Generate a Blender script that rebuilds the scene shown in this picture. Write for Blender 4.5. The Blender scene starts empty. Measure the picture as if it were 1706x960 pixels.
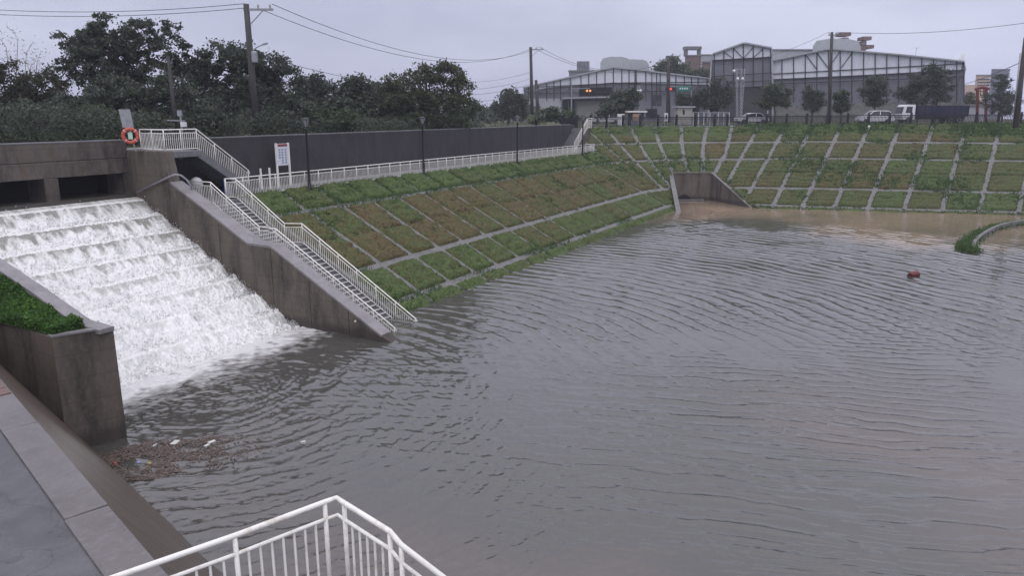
import bpy, math, random
import numpy as np
from mathutils import Vector
rnd = random.Random(7); R = np.random.RandomState(11)
PI = math.pi
scene = bpy.context.scene; COL = scene.collection

# ---------------------------------------------------------------- camera, sky, sun, exposure
F, CX, CY, EYE = 1240.0, 853.0, 480.0, 10.0
PITCH = math.atan(295.0 / F); PHI = math.atan(707.0 * math.cos(PITCH) / F)
cd = bpy.data.cameras.new('camera'); cam = bpy.data.objects.new('camera', cd); COL.objects.link(cam)
cd.sensor_width = 36; cd.lens = F / 1706 * 36; cd.clip_start = .1; cd.clip_end = 6000
cam.location = (0, 0, EYE); cam.rotation_euler = (PI/2 - PITCH, 0, PHI - PI/2); scene.camera = cam

SUN_EL, SUN_ROT = math.radians(58), math.radians(240)
w = bpy.data.worlds.new('World'); scene.world = w; w.use_nodes = True
nt = w.node_tree; nt.nodes.clear()
def N(nt, t, **k):
    n = nt.nodes.new(t)
    for a, b in k.items(): setattr(n, a, b)
    return n
out = N(nt, 'ShaderNodeOutputWorld'); bg = N(nt, 'ShaderNodeBackground'); bg.inputs[1].default_value = .095
sky = N(nt, 'ShaderNodeTexSky'); sky.sky_type = 'NISHITA'; sky.sun_disc = False
sky.sun_elevation = SUN_EL; sky.sun_rotation = SUN_ROT; sky.dust_density = 3
tc = N(nt, 'ShaderNodeTexCoord'); mp = N(nt, 'ShaderNodeMapping'); mp.inputs['Scale'].default_value = (1, 1, 3.2)
nz = N(nt, 'ShaderNodeTexNoise'); nz.inputs['Scale'].default_value = 2.2; nz.inputs['Detail'].default_value = 5; nz.inputs['Roughness'].default_value = .5
cr = N(nt, 'ShaderNodeValToRGB')
cr.color_ramp.elements[0].position = .40; cr.color_ramp.elements[0].color = (4.6, 4.75, 6.2, 1)
cr.color_ramp.elements[1].position = .66; cr.color_ramp.elements[1].color = (6.3, 6.5, 8.1, 1)
mx = N(nt, 'ShaderNodeMixRGB'); mx.inputs[0].default_value = .9
L = nt.links.new
L(tc.outputs['Generated'], mp.inputs[0]); L(mp.outputs[0], nz.inputs[0]); L(nz.outputs[0], cr.inputs[0])
sx = N(nt, 'ShaderNodeSeparateXYZ'); L(tc.outputs['Generated'], sx.inputs[0])
zr = N(nt, 'ShaderNodeValToRGB'); zr.color_ramp.elements[0].position = .12; zr.color_ramp.elements[0].color = (1, 1, 1, 1)
zr.color_ramp.elements[1].position = .9; zr.color_ramp.elements[1].color = (2.7, 2.55, 2.25, 1)
L(sx.outputs[2], zr.inputs[0]); mu = N(nt, 'ShaderNodeMixRGB', blend_type='MULTIPLY'); mu.inputs[0].default_value = 1
L(cr.outputs[0], mu.inputs[1]); L(zr.outputs[0], mu.inputs[2])
L(sky.outputs[0], mx.inputs[1]); L(mu.outputs[0], mx.inputs[2]); L(mx.outputs[0], bg.inputs[0]); L(bg.outputs[0], out.inputs[0])
sl = bpy.data.lights.new('sun', 'SUN'); sl.energy = .6; sl.angle = math.radians(70); sl.color = (1, .96, .9)
so = bpy.data.objects.new('sun', sl); COL.objects.link(so); so.rotation_euler = (math.radians(32), 0, math.radians(-58))
scene.view_settings.view_transform = 'Standard'; scene.view_settings.look = 'None'
scene.view_settings.exposure = 0.3; scene.view_settings.gamma = 1
try:
    scene.cycles.use_denoising = True; scene.cycles.max_bounces = 5; scene.cycles.diffuse_bounces = 2; scene.cycles.glossy_bounces = 3
    scene.cycles.transparent_max_bounces = 6; scene.cycles.volume_bounces = 0
except Exception: pass

# ---------------------------------------------------------------- helpers
FH = np.array([math.cos(PHI), math.sin(PHI)]); RT = np.array([math.sin(PHI), -math.cos(PHI)])
def at(u, v, D):
    "world point seen at photo position (u, v) at horizontal distance D ahead of the viewer"
    wv = (CY - v) / F; c, s = math.cos(PITCH), math.sin(PITCH)
    z = D * (wv * c - s) / (c + wv * s); x = (u - CX) / F * (D * c - z * s)
    p = FH * D + RT * x
    return Vector((p[0], p[1], z + EYE))
def gr(u, D, z):
    "ground point at column u, distance D, height z"
    a = at(u, 185, D)
    x = (u - CX) / F * (D * math.cos(PITCH) - (z - EYE) * math.sin(PITCH)); p = FH * D + RT * x
    return Vector((p[0], p[1], z))

class MB:
    def __init__(s): s.v = []; s.f = []
    def quad(s, *p):
        i = len(s.v); s.v += [tuple(q) for q in p]; s.f.append(tuple(range(i, i + len(p)))); return s
    def hexa(s, a, b):  # bottom ring a[4], top ring b[4]
        i = len(s.v); s.v += [tuple(q) for q in a] + [tuple(q) for q in b]
        for q in ((3,2,1,0), (4,5,6,7), (0,1,5,4), (1,2,6,5), (2,3,7,6), (3,0,4,7)): s.f.append(tuple(i + k for k in q))
        return s
    def box(s, x0, x1, y0, y1, z0, z1):
        return s.hexa([(x0,y0,z0),(x1,y0,z0),(x1,y1,z0),(x0,y1,z0)], [(x0,y0,z1),(x1,y0,z1),(x1,y1,z1),(x0,y1,z1)])
    def obox(s, c, ux, uy, sx, sy, z0, z1):
        c = Vector(c); ux = Vector(ux); uy = Vector(uy)
        r = [c + ux*a*sx/2 + uy*b*sy/2 for a, b in ((-1,-1),(1,-1),(1,1),(-1,1))]
        return s.hexa([(p.x,p.y,z0) for p in r], [(p.x,p.y,z1) for p in r])
    def beam(s, p, q, wd, h=None, up=(0,0,1)):
        p = Vector(p); q = Vector(q); h = h or wd; d = (q-p).normalized(); upv = Vector(up)
        if abs(d.dot(upv)) > .98: upv = Vector((1,0,0))
        x = d.cross(upv).normalized()*wd/2; y = x.cross(d).normalized()*h/2
        return s.hexa([p-x-y, p+x-y, p+x+y, p-x+y], [q-x-y, q+x-y, q+x+y, q-x+y])
    def tube(s, pts, r, n=8, r1=None):
        pts = [Vector(p) for p in pts]; m = len(pts); i0 = len(s.v)
        for k, p in enumerate(pts):
            d = (pts[min(k+1, m-1)] - pts[max(k-1, 0)]).normalized()
            a = Vector((0,0,1)) if abs(d.z) < .95 else Vector((1,0,0))
            x = d.cross(a).normalized(); y = d.cross(x)
            rr = r if r1 is None else r + (r1-r)*k/max(1, m-1)
            for j in range(n):
                t = 2*PI*j/n; s.v.append(tuple(p + x*rr*math.cos(t) + y*rr*math.sin(t)))
        for k in range(m-1):
            for j in range(n):
                a = i0+k*n+j; b = i0+k*n+(j+1)%n; s.f.append((a, b, b+n, a+n))
        s.f.append(tuple(i0+j for j in range(n))[::-1]); s.f.append(tuple(i0+(m-1)*n+j for j in range(n)))
        return s
    def lathe(s, c, prof, n=12, axis=None):
        i0 = len(s.v); c = Vector(c)
        for r, z in prof:
            for j in range(n):
                t = 2*PI*j/n; s.v.append((c.x+r*math.cos(t), c.y+r*math.sin(t), c.z+z))
        m = len(prof)
        for k in range(m-1):
            for j in range(n):
                a = i0+k*n+j; b = i0+k*n+(j+1)%n; s.f.append((a, b, b+n, a+n))
        s.f.append(tuple(i0+j for j in range(n))[::-1]); s.f.append(tuple(i0+(m-1)*n+j for j in range(n)))
        return s
    def prism(s, poly, off):  # poly: list of 3d pts, extruded along off
        off = Vector(off); n = len(poly); i = len(s.v)
        s.v += [tuple(p) for p in poly] + [tuple(Vector(p)+off) for p in poly]
        s.f.append(tuple(range(i, i+n))); s.f.append(tuple(range(i+n, i+2*n))[::-1])
        for k in range(n): s.f.append((i+k, i+n+k, i+n+(k+1)%n, i+(k+1)%n))
        return s
    def build(s, name, mat, parent=None, loc=None, smooth=False, bevel=0):
        me = bpy.data.meshes.new(name)
        o = bpy.data.objects.new(name, me); COL.objects.link(o)
        base = Vector(loc) if loc is not None else (Vector(parent['_w']) if parent is not None and '_w' in parent else Vector((0,0,0)))
        me.from_pydata([tuple(Vector(q)-base) for q in s.v], [], s.f); me.update()
        me.materials.append(mat)
        import bmesh
        bm = bmesh.new(); bm.from_mesh(me); bmesh.ops.recalc_face_normals(bm, faces=bm.faces)
        bm.to_mesh(me); bm.free()
        if smooth:
            for p in me.polygons: p.use_smooth = len(p.vertices) <= 4
        if parent is not None: o.parent = parent; o['_w'] = list(base)
        else: o.location = base; o['_w'] = list(base)
        if bevel:
            m = o.modifiers.new('bevel', 'BEVEL'); m.width = bevel; m.segments = 2; m.limit_method = 'ANGLE'
        return o
def npmesh(name, V, Fc, mat, smooth=False, parent=None, loc=(0,0,0)):
    "quad or tri mesh from arrays"
    me = bpy.data.meshes.new(name); V = np.asarray(V, np.float32) - np.asarray(loc, np.float32); Fc = np.asarray(Fc, np.int32)
    me.vertices.add(len(V)); me.vertices.foreach_set('co', V.ravel())
    k = Fc.shape[1]; me.loops.add(Fc.size); me.loops.foreach_set('vertex_index', Fc.ravel())
    me.polygons.add(len(Fc)); me.polygons.foreach_set('loop_start', np.arange(0, Fc.size, k, dtype=np.int32))
    me.polygons.foreach_set('loop_total', np.full(len(Fc), k, np.int32))
    me.polygons.foreach_set('use_smooth', np.full(len(Fc), smooth)); me.update(calc_edges=True); me.validate()
    me.materials.append(mat); o = bpy.data.objects.new(name, me); COL.objects.link(o)
    o['_w'] = list(loc)
    if parent is not None: o.parent = parent
    else: o.location = loc
    return o
def tag(o, label=None, cat=None, group=None, kind=None):
    if label: o['label'] = label
    if cat: o['category'] = cat
    if group: o['group'] = group
    if kind: o['kind'] = kind
    return o
def thing(name, label, cat, loc=(0,0,0), group=None):
    o = bpy.data.objects.new(name, None); COL.objects.link(o); o.location = loc; o['_w'] = list(loc)
    return tag(o, label, cat, group)
def copy_tree(o, parent=None):
    c = o.copy(); COL.objects.link(c); c.parent = parent
    for ch in list(o.children): copy_tree(ch, c)
    return c

# value noise
_T = R.rand(256, 256)
def vn(x, y):
    xi = np.floor(x).astype(int); yi = np.floor(y).astype(int); fx = x-xi; fy = y-yi
    fx = fx*fx*(3-2*fx); fy = fy*fy*(3-2*fy)
    g = lambda a, b: _T[a & 255, b & 255]
    return (g(xi,yi)*(1-fx)+g(xi+1,yi)*fx)*(1-fy) + (g(xi,yi+1)*(1-fx)+g(xi+1,yi+1)*fx)*fy
def fbm(x, y, o=4, g=.5):
    x = np.asarray(x, float); y = np.asarray(y, float)
    t = 0; a = 1; n = 0
    for k in range(o): t = t + a*vn(x*2**k+17.3*k, y*2**k-9.1*k); n += a; a *= g
    return t/n

# ---------------------------------------------------------------- materials
def mat(name, col, rough=.7, col2=None, scale=3, detail=6, bump=0, bscale=20, stretch=(1,1,1), lo=.35, hi=.65, metal=0, spec=.4, island=0, wetness=0):
    m = bpy.data.materials.new(name); m.use_nodes = True; nt = m.node_tree; b = nt.nodes['Principled BSDF']; L = nt.links.new
    b.inputs['Base Color'].default_value = (*col, 1); b.inputs['Roughness'].default_value = rough
    b.inputs['Metallic'].default_value = metal; b.inputs['Specular IOR Level'].default_value = spec
    geo = N(nt, 'ShaderNodeNewGeometry'); mp = N(nt, 'ShaderNodeMapping'); mp.inputs['Scale'].default_value = stretch
    L(geo.outputs['Position'], mp.inputs[0]); last = None
    if col2:
        n = N(nt, 'ShaderNodeTexNoise'); n.inputs['Scale'].default_value = scale; n.inputs['Detail'].default_value = detail; n.inputs['Roughness'].default_value = .62
        r = N(nt, 'ShaderNodeValToRGB'); r.color_ramp.elements[0].position = lo; r.color_ramp.elements[1].position = hi
        r.color_ramp.elements[0].color = (*col, 1); r.color_ramp.elements[1].color = (*col2, 1)
        L(mp.outputs[0], n.inputs[0]); L(n.outputs[0], r.inputs[0]); last = r.outputs[0]
        if island:
            hsv = N(nt, 'ShaderNodeHueSaturation'); mr = N(nt, 'ShaderNodeMapRange')
            mr.inputs[3].default_value = 1-island; mr.inputs[4].default_value = 1+island
            L(geo.outputs['Random Per Island'], mr.inputs[0]); L(mr.outputs[0], hsv.inputs['Value']); L(last, hsv.inputs['Color']); last = hsv.outputs[0]
        L(last, b.inputs['Base Color'])
        if wetness:
            mr2 = N(nt, 'ShaderNodeMapRange'); mr2.inputs[3].default_value = rough; mr2.inputs[4].default_value = rough*wetness
            L(n.outputs[0], mr2.inputs[0]); L(mr2.outputs[0], b.inputs['Roughness'])
    if bump:
        n2 = N(nt, 'ShaderNodeTexNoise'); n2.inputs['Scale'].default_value = bscale; n2.inputs['Detail'].default_value = 6
        bp = N(nt, 'ShaderNodeBump'); bp.inputs['Strength'].default_value = bump; bp.inputs['Distance'].default_value = .05
        L(geo.outputs['Position'], n2.inputs[0]); L(n2.outputs[0], bp.inputs['Height']); L(bp.outputs[0], b.inputs['Normal'])
    return m
def concrete(name, base, stain, streak=.7, rough=.75, moss=None, tide=False):
    "weathered concrete: broad blotches, vertical run-down streaks, fine grain"
    m = bpy.data.materials.new(name); m.use_nodes = True; nt = m.node_tree; b = nt.nodes['Principled BSDF']; L = nt.links.new
    b.inputs['Roughness'].default_value = rough; b.inputs['Specular IOR Level'].default_value = .35
    geo = N(nt, 'ShaderNodeNewGeometry')
    def nz(sc, st, det=6):
        mp = N(nt, 'ShaderNodeMapping'); mp.inputs['Scale'].default_value = st; n = N(nt, 'ShaderNodeTexNoise')
        n.inputs['Scale'].default_value = sc; n.inputs['Detail'].default_value = det; n.inputs['Roughness'].default_value = .65
        L(geo.outputs['Position'], mp.inputs[0]); L(mp.outputs[0], n.inputs[0]); return n.outputs[0]
    def ramp(i, lo, hi):
        r = N(nt, 'ShaderNodeMapRange'); r.inputs[1].default_value = lo; r.inputs[2].default_value = hi; L(i, r.inputs[0]); return r.outputs[0]
    def mixc(f, a, c):
        x = N(nt, 'ShaderNodeMixRGB'); L(f, x.inputs[0])
        for k, q in ((1, a), (2, c)):
            if isinstance(q, tuple): x.inputs[k].default_value = (*q, 1)
            else: L(q, x.inputs[k])
        return x.outputs[0]
    c = mixc(ramp(nz(.7, (1,1,1)), .35, .7), base, tuple(.72*a+.28*s for a, s in zip(base, stain)))
    s1 = N(nt, 'ShaderNodeMath', operation='MULTIPLY'); s1.inputs[1].default_value = streak
    L(ramp(nz(1.5, (1,1,.22)), .44, .68), s1.inputs[0]); c = mixc(s1.outputs[0], c, stain)
    s2 = N(nt, 'ShaderNodeMath', operation='MULTIPLY'); s2.inputs[1].default_value = .5
    L(ramp(nz(9, (1,1,.5)), .5, .75), s2.inputs[0]); c = mixc(s2.outputs[0], c, tuple(min(1, a*1.5) for a in base))
    if moss:
        s3 = N(nt, 'ShaderNodeMath', operation='MULTIPLY'); s3.inputs[1].default_value = .7
        L(ramp(nz(1.6, (1,1,.6)), .55, .68), s3.inputs[0]); c = mixc(s3.outputs[0], c, moss)
    if tide:
        sp_ = N(nt, 'ShaderNodeSeparateXYZ'); L(geo.outputs['Position'], sp_.inputs[0]); ad = N(nt, 'ShaderNodeMath', operation='MULTIPLY_ADD'); ad.inputs[1].default_value = .9
        L(nz(1.1, (1,1,.3)), ad.inputs[0]); L(sp_.outputs[2], ad.inputs[2]); f_ = ramp(ad.outputs[0], 1.05, .75); x_ = N(nt, 'ShaderNodeMath', operation='MULTIPLY'); x_.inputs[1].default_value = .6
        L(f_, x_.inputs[0]); c = mixc(x_.outputs[0], c, stain)
    wv_ = N(nt, 'ShaderNodeTexWave'); wv_.bands_direction = 'Z'; wv_.inputs['Scale'].default_value = .42; wv_.inputs['Distortion'].default_value = .25; wv_.inputs['Detail'].default_value = 1
    L(geo.outputs['Position'], wv_.inputs[0]); y_ = N(nt, 'ShaderNodeMath', operation='MULTIPLY'); y_.inputs[1].default_value = .2; L(ramp(wv_.outputs[0], .03, .0), y_.inputs[0]); c = mixc(y_.outputs[0], c, stain)
    L(c, b.inputs['Base Color'])
    bp = N(nt, 'ShaderNodeBump'); bp.inputs['Strength'].default_value = .35; bp.inputs['Distance'].default_value = .03
    L(nz(14, (1,1,1), 8), bp.inputs['Height']); L(bp.outputs[0], b.inputs['Normal'])
    return m
M = {}
M['conc'] = concrete('spillway concrete', (.125,.104,.086), (.026,.022,.019), .85, .7, tide=True)
M['conc_top'] = concrete('wet coping concrete', (.22,.21,.215), (.09,.085,.085), .5, .4)
M['wall'] = concrete('dark wall concrete', (.046,.043,.047), (.022,.02,.023), .8, .8)
M['gate'] = concrete('gate wall concrete', (.115,.098,.085), (.024,.021,.018), .95, .75, moss=(.10,.066,.03))
M['pale'] = concrete('pale slope frame concrete', (.155,.153,.155), (.07,.072,.062), .5, .6, moss=(.06,.075,.03))
M['grey'] = concrete('grey concrete', (.17,.17,.18), (.07,.07,.07), .5, .7)
M['band'] = mat('muddy wet slope concrete', (.062,.045,.035), .38, (.125,.095,.075), 1.6, 9, .35, 18, stretch=(.35,2.2,.35), lo=.3, hi=.7, wetness=.7)
M['kerb'] = concrete('wet kerb concrete', (.135,.125,.125), (.07,.06,.057), .5, .3)
M['asphalt'] = mat('wet asphalt', (.036,.037,.041), .42, (.075,.075,.082), 1.3, 10, .25, 60, wetness=.5)
def wet_ground(name, a, b_, crack=.0):
    m = mat(name, a, .5, b_, 1.1, 10, .25, 55); nt = m.node_tree; p = nt.nodes['Principled BSDF']; L = nt.links.new; g = N(nt, 'ShaderNodeNewGeometry')
    n = N(nt, 'ShaderNodeTexNoise'); n.inputs['Scale'].default_value = .8; n.inputs['Detail'].default_value = 5; r = N(nt, 'ShaderNodeMapRange')
    r.inputs[1].default_value = .45; r.inputs[2].default_value = .58; r.inputs[3].default_value = .5; r.inputs[4].default_value = .12
    L(g.outputs['Position'], n.inputs[0]); L(n.outputs[0], r.inputs[0]); L(r.outputs[0], p.inputs['Roughness'])
    v = N(nt, 'ShaderNodeTexVoronoi'); v.feature = 'DISTANCE_TO_EDGE'; v.inputs['Scale'].default_value = .55; w2 = N(nt, 'ShaderNodeTexNoise'); w2.inputs['Scale'].default_value = 2
    ad = N(nt, 'ShaderNodeVectorMath', operation='ADD'); L(g.outputs['Position'], w2.inputs[0]); L(g.outputs['Position'], ad.inputs[0]); L(w2.outputs[1], ad.inputs[1]); L(ad.outputs[0], v.inputs[0])
    c = N(nt, 'ShaderNodeMapRange'); c.inputs[1].default_value = .0; c.inputs[2].default_value = .012; c.inputs[3].default_value = .35; L(v.outputs[0], c.inputs[0])
    mu = N(nt, 'ShaderNodeMixRGB', blend_type='MULTIPLY'); mu.inputs[0].default_value = crack; src = p.inputs['Base Color'].links[0].from_socket; L(src, mu.inputs[1]); L(c.outputs[0], mu.inputs[2]); L(mu.outputs[0], p.inputs['Base Color']); return m
M['asphalt'] = wet_ground('wet asphalt', (.06,.061,.067), (.10,.10,.105), .5)
M['road'] = mat('road asphalt', (.05,.05,.052), .5, (.07,.07,.07), 2, 4)
M['earth'] = mat('grassy earth', (.04,.05,.02), .95, (.07,.08,.03), .4, 8, .5, 6)
M['white'] = mat('cream white paint', (.50,.46,.38), .42, (.74,.73,.69), 7, 8, lo=.28, hi=.5)
M['chalk'] = mat('white nosing paint', (.55,.55,.52), .6)
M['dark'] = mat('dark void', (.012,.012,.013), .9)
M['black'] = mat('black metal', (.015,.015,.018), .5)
M['steel'] = mat('galvanised steel', (.24,.25,.27), .5, (.34,.35,.37), 5, 4, metal=.3)
M['pole'] = mat('weathered pole concrete', (.035,.034,.034), .8, (.06,.057,.055), 2, 6, stretch=(1,1,.2))
M['pipe'] = mat('grey pipe', (.27,.27,.29), .5, (.18,.18,.19), 6, 4)
M['red'] = mat('faded orange red plastic', (.42,.06,.04), .5, (.50,.10,.065), 8, 3)
M['redpaint'] = mat('red paint', (.14,.022,.018), .5)
M['glass'] = mat('dark glass', (.02,.022,.026), .12, spec=.6)
M['glasslamp'] = mat('frosted lamp glass', (.28,.29,.30), .3)
M['blue'] = mat('blue plastic', (.02,.05,.20), .4)
M['bluecargo'] = mat('blue truck bed', (.006,.009,.026), .6, (.010,.014,.036), 3, 4)
M['car'] = mat('white car paint', (.62,.63,.65), .25)
M['tyre'] = mat('tyre rubber', (.012,.012,.012), .8)
M['bark'] = mat('bark', (.035,.028,.022), .9, (.07,.06,.05), 6, 6, .5, 20, stretch=(1,1,.3))
M['green'] = mat('green sign', (.0,.16,.11), .5)
M['brick'] = mat('red brown rendering', (.12,.085,.075), .8, (.17,.115,.10), 2, 5)
M['beige'] = mat('beige rendering', (.34,.24,.18), .8, (.40,.30,.24), 1, 4)
M['ltgrey'] = mat('light grey cladding', (.30,.31,.34), .55, (.38,.39,.42), 3, 4, stretch=(6,6,.15))
M['panel'] = mat('translucent white cladding', (.54,.56,.62), .5, (.70,.72,.78), 4, 4, stretch=(3,3,.2))
M['dpanel'] = mat('dark grey cladding', (.18,.185,.215), .6, (.135,.14,.16), 4, 5, stretch=(4,4,.15))
M['shut'] = mat('roller shutter', (.27,.26,.25), .6, (.20,.19,.19), 3, 3, stretch=(.1,.1,8))
M['tank'] = mat('tank cladding', (.21,.225,.25), .6, (.15,.16,.18), 3, 4, stretch=(5,5,.1))
M['vault'] = mat('pale vaulted roof', (.40,.42,.44), .5, (.33,.355,.37), 2, 4)
M['fence'] = mat('black fence paint', (.012,.012,.016), .5)
def leafm(n, a, b, isl=.45, rough=.55):
    m = mat(n, a, rough, b, .9, 5, island=isl, spec=.35, lo=.3, hi=.7); nt = m.node_tree; p = nt.nodes['Principled BSDF']
    src = p.inputs['Base Color'].links[0].from_socket; tr = N(nt, 'ShaderNodeBsdfTranslucent'); ms = N(nt, 'ShaderNodeMixShader'); ms.inputs[0].default_value = .38
    nt.links.new(src, tr.inputs[0]); nt.links.new(p.outputs[0], ms.inputs[1]); nt.links.new(tr.outputs[0], ms.inputs[2])
    nt.links.new(ms.outputs[0], nt.nodes['Material Output'].inputs[0]); return m
M['leafdark'] = leafm('dark broadleaf', (.042,.056,.040), (.082,.102,.068), .6, .42)
M['leafmid'] = leafm('mid green leaves', (.045,.066,.034), (.08,.11,.052), .6, .45)
M['leafolive'] = leafm('olive leaves', (.05,.058,.026), (.075,.09,.04))
M['leafbrown'] = leafm('browned leaves', (.05,.04,.025), (.05,.06,.03))
M['leafbright'] = leafm('fresh green weeds', (.05,.095,.028), (.095,.16,.05), .4)
M['hedge'] = leafm('planter hedge', (.04,.10,.018), (.09,.19,.035), .5)
M['palm'] = leafm('palm fronds', (.05,.075,.03), (.09,.11,.05))

# grass of the cells: green / moss brown per patch, with a little of both within
def grass_mat(name, dark=1.0):
    m = bpy.data.materials.new(name); m.use_nodes = True; nt = m.node_tree; b = nt.nodes['Principled BSDF']; L = nt.links.new
    b.inputs['Roughness'].default_value = .9; b.inputs['Specular IOR Level'].default_value = .15
    at_ = N(nt, 'ShaderNodeAttribute'); at_.attribute_name = 'tone'
    geo = N(nt, 'ShaderNodeNewGeometry'); n = N(nt, 'ShaderNodeTexNoise'); n.inputs['Scale'].default_value = 2.1; n.inputs['Detail'].default_value = 9; n.inputs['Roughness'].default_value = .75
    L(geo.outputs['Position'], n.inputs[0])
    a = N(nt, 'ShaderNodeMath', operation='MULTIPLY_ADD'); a.inputs[1].default_value = 2.0; L(n.outputs[0], a.inputs[0])
    a2 = N(nt, 'ShaderNodeMath', operation='SUBTRACT'); a2.inputs[1].default_value = 1.0; L(at_.outputs['Fac'], a2.inputs[0]); L(a2.outputs[0], a.inputs[2])
    r = N(nt, 'ShaderNodeValToRGB'); e = r.color_ramp.elements
    e[0].position = .15; e[0].color = (.085*dark,.062*dark,.036*dark,1); e[1].position = .85; e[1].color = (.060*dark,.086*dark,.029*dark,1)
    x = e.new(.42); x.color = (.073*dark,.066*dark,.028*dark,1); y = e.new(.6); y.color = (.053*dark,.070*dark,.026*dark,1)
    L(a.outputs[0], r.inputs[0])
    hsv = N(nt, 'ShaderNodeHueSaturation'); mr = N(nt, 'ShaderNodeMapRange'); mr.inputs[1].default_value = .3; mr.inputs[2].default_value = .7; mr.inputs[3].default_value = .22; mr.inputs[4].default_value = 1.95
    nf = N(nt, 'ShaderNodeTexNoise'); nf.inputs['Scale'].default_value = 6.5; nf.inputs['Detail'].default_value = 6; nf.inputs['Roughness'].default_value = .8
    L(geo.outputs['Position'], nf.inputs[0]); L(nf.outputs[0], mr.inputs[0]); L(mr.outputs[0], hsv.inputs['Value']); L(r.outputs[0], hsv.inputs['Color'])
    L(hsv.outputs[0], b.inputs['Base Color'])
    bp = N(nt, 'ShaderNodeBump'); bp.inputs['Strength'].default_value = .8; bp.inputs['Distance'].default_value = .08
    n2 = N(nt, 'ShaderNodeTexNoise'); n2.inputs['Scale'].default_value = 9; n2.inputs['Detail'].default_value = 8
    L(geo.outputs['Position'], n2.inputs[0]); L(n2.outputs[0], bp.inputs['Height']); L(bp.outputs[0], b.inputs['Normal'])
    return m
M['turf'] = grass_mat('slope turf'); M['blade'] = grass_mat('slope grass blades', 1.0)

# ---------------------------------------------------------------- basin geometry
Y0, R0 = 22.9, 6.0
CC = np.array([75.1, 16.9]); A1 = math.radians(16.0)
FN = np.array([math.cos(A1), math.sin(A1)]); FD = np.array([math.sin(A1), -math.cos(A1)])   # far bank: outward normal, direction to the right
SL = 2.0                                     # horizontal run per metre of rise
ARC = R0 * (PI/2 - A1); LEN1 = CC[0]; LEN2 = LEN1 + ARC
def frame(s):
    "waterline point and outward normal at arclength s (s = X on the straight left bank)"
    s = np.asarray(s, float)
    a = np.clip(PI/2 - (s - LEN1)/R0, A1, PI/2); far = np.maximum(0, s - LEN2)
    nx, ny = np.cos(a), np.sin(a)
    x = np.where(s < LEN1, s, CC[0]) + R0*nx + FD[0]*far; y = CC[1] + R0*ny + FD[1]*far
    return x, y, nx, ny
def bank(s, z, lift=0.0):
    x, y, nx, ny = frame(s); z = np.asarray(z, float); k = 1/math.sqrt(1+SL*SL)
    return x + nx*SL*z - nx*lift*k, y + ny*SL*z - ny*lift*k, z + lift*k*SL
def tfar(s): return np.clip((np.asarray(s, float)-LEN1)/(ARC+10), 0, 1)
LEVELS = [(.28,.15), (1.6,1.75), (4.26,4.65), (6.1,6.4)]
def lev(k, s): a, b = LEVELS[k]; return a + (b-a)*tfar(s)
def midlev(s): return 2.95 + .3*tfar(s)
def ztop(s):
    s = np.asarray(s, float); t = np.clip((s - LEN2)/45, 0, 1)
    return np.where(s < LEN1 + 1.65, 5.3, 7.95 + .15*tfar(s) + .35*t)
S_UP = LEN1 + 1.65                           # where the bank starts to climb past the path level

# ribs: (arclength at the water, arclength 8 m up, lowest height)
RIBS = [(x, x, -.5) for x in (29.2, 32.05, 35.0, 37.8, 40.5, 43.4, 46.5, 49.6, 52.9, 56.2, 59.4, 62.6, 65.8, 69.0, 72.2, 75.3)]
RIBS += [(76.58,76.94,4.7), (77.24,77.76,4.5), (77.81,78.61,1.7), (78.53,79.59,1.7), (79.5,80.45,2.8), (80.35,81.4,2.8), (81.22,82.27,2.8), (81.38,83.77,2.8),
         (81.58,86.9,1.5), (84.41,90.02,-.3), (87.52,93.1,-.5), (90.46,96.4,-.5), (93.61,99.51,-.5), (96.81,102.95,-.5), (100.26,106.54,-.5), (103.81,110.05,-.5), (107.19,113.64,-.5)]
RIBS += [(110.69+3.45*k, 117.54+3.6*k, -.5) for k in range(9)]
RB0 = np.array([r[0] for r in RIBS]); RB8 = np.array([r[1] for r in RIBS])
def ribdist(s, z):
    s = np.asarray(s, float); z = np.asarray(z, float); d = np.full(s.shape, 99.0)
    for a, b in zip(RB0, RB8): d = np.minimum(d, np.abs(s-(a+(b-a)*z/8)))
    return d
def ribidx(s, z):
    i = np.zeros(np.shape(s), int)
    for a, b in zip(RB0, RB8): i += (s > a+(b-a)*z/8)
    return i
CULV = [(83.75,25.75), (74.6,22.0), (73.5,10), (80.0,12), (82.0,16.3), (86.25,21.5)]
def inpoly(x, y, poly):
    x = np.asarray(x); y = np.asarray(y); ins = np.zeros(x.shape, bool); n = len(poly)
    for i in range(n):
        x1, y1 = poly[i]; x2, y2 = poly[(i+1) % n]
        c = ((y1 > y) != (y2 > y)) & (x < (x2-x1)*(y-y1)/(y2-y1+1e-12) + x1); ins ^= c
    return ins

CELLT = {}
def tone(s, z):
    "per cell tone 0 brown .. 1 green"
    s = np.asarray(s, float); z = np.asarray(z, float)
    i = ribidx(s, z)
    j = (z > lev(0,s)).astype(int) + (z > lev(1,s)) + (z > midlev(s)) + (z > lev(2,s)) + (z > lev(3,s))
    base = _T[(i*37 + 11) & 255, (j*53 + 5) & 255]
    t = .41 + .26*base
    t = np.where(j == 1, t+.10, t); t = np.where(j == 0, t+.16, t)
    t = np.where((z > ztop(s)-1.1), t+.22, t)
    t = np.where((s < LEN1) & (j >= 2) & (j <= 3), t-.06, t)
    return t + .25*(fbm(s*.35, z*.7, 3)-.5)

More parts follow.
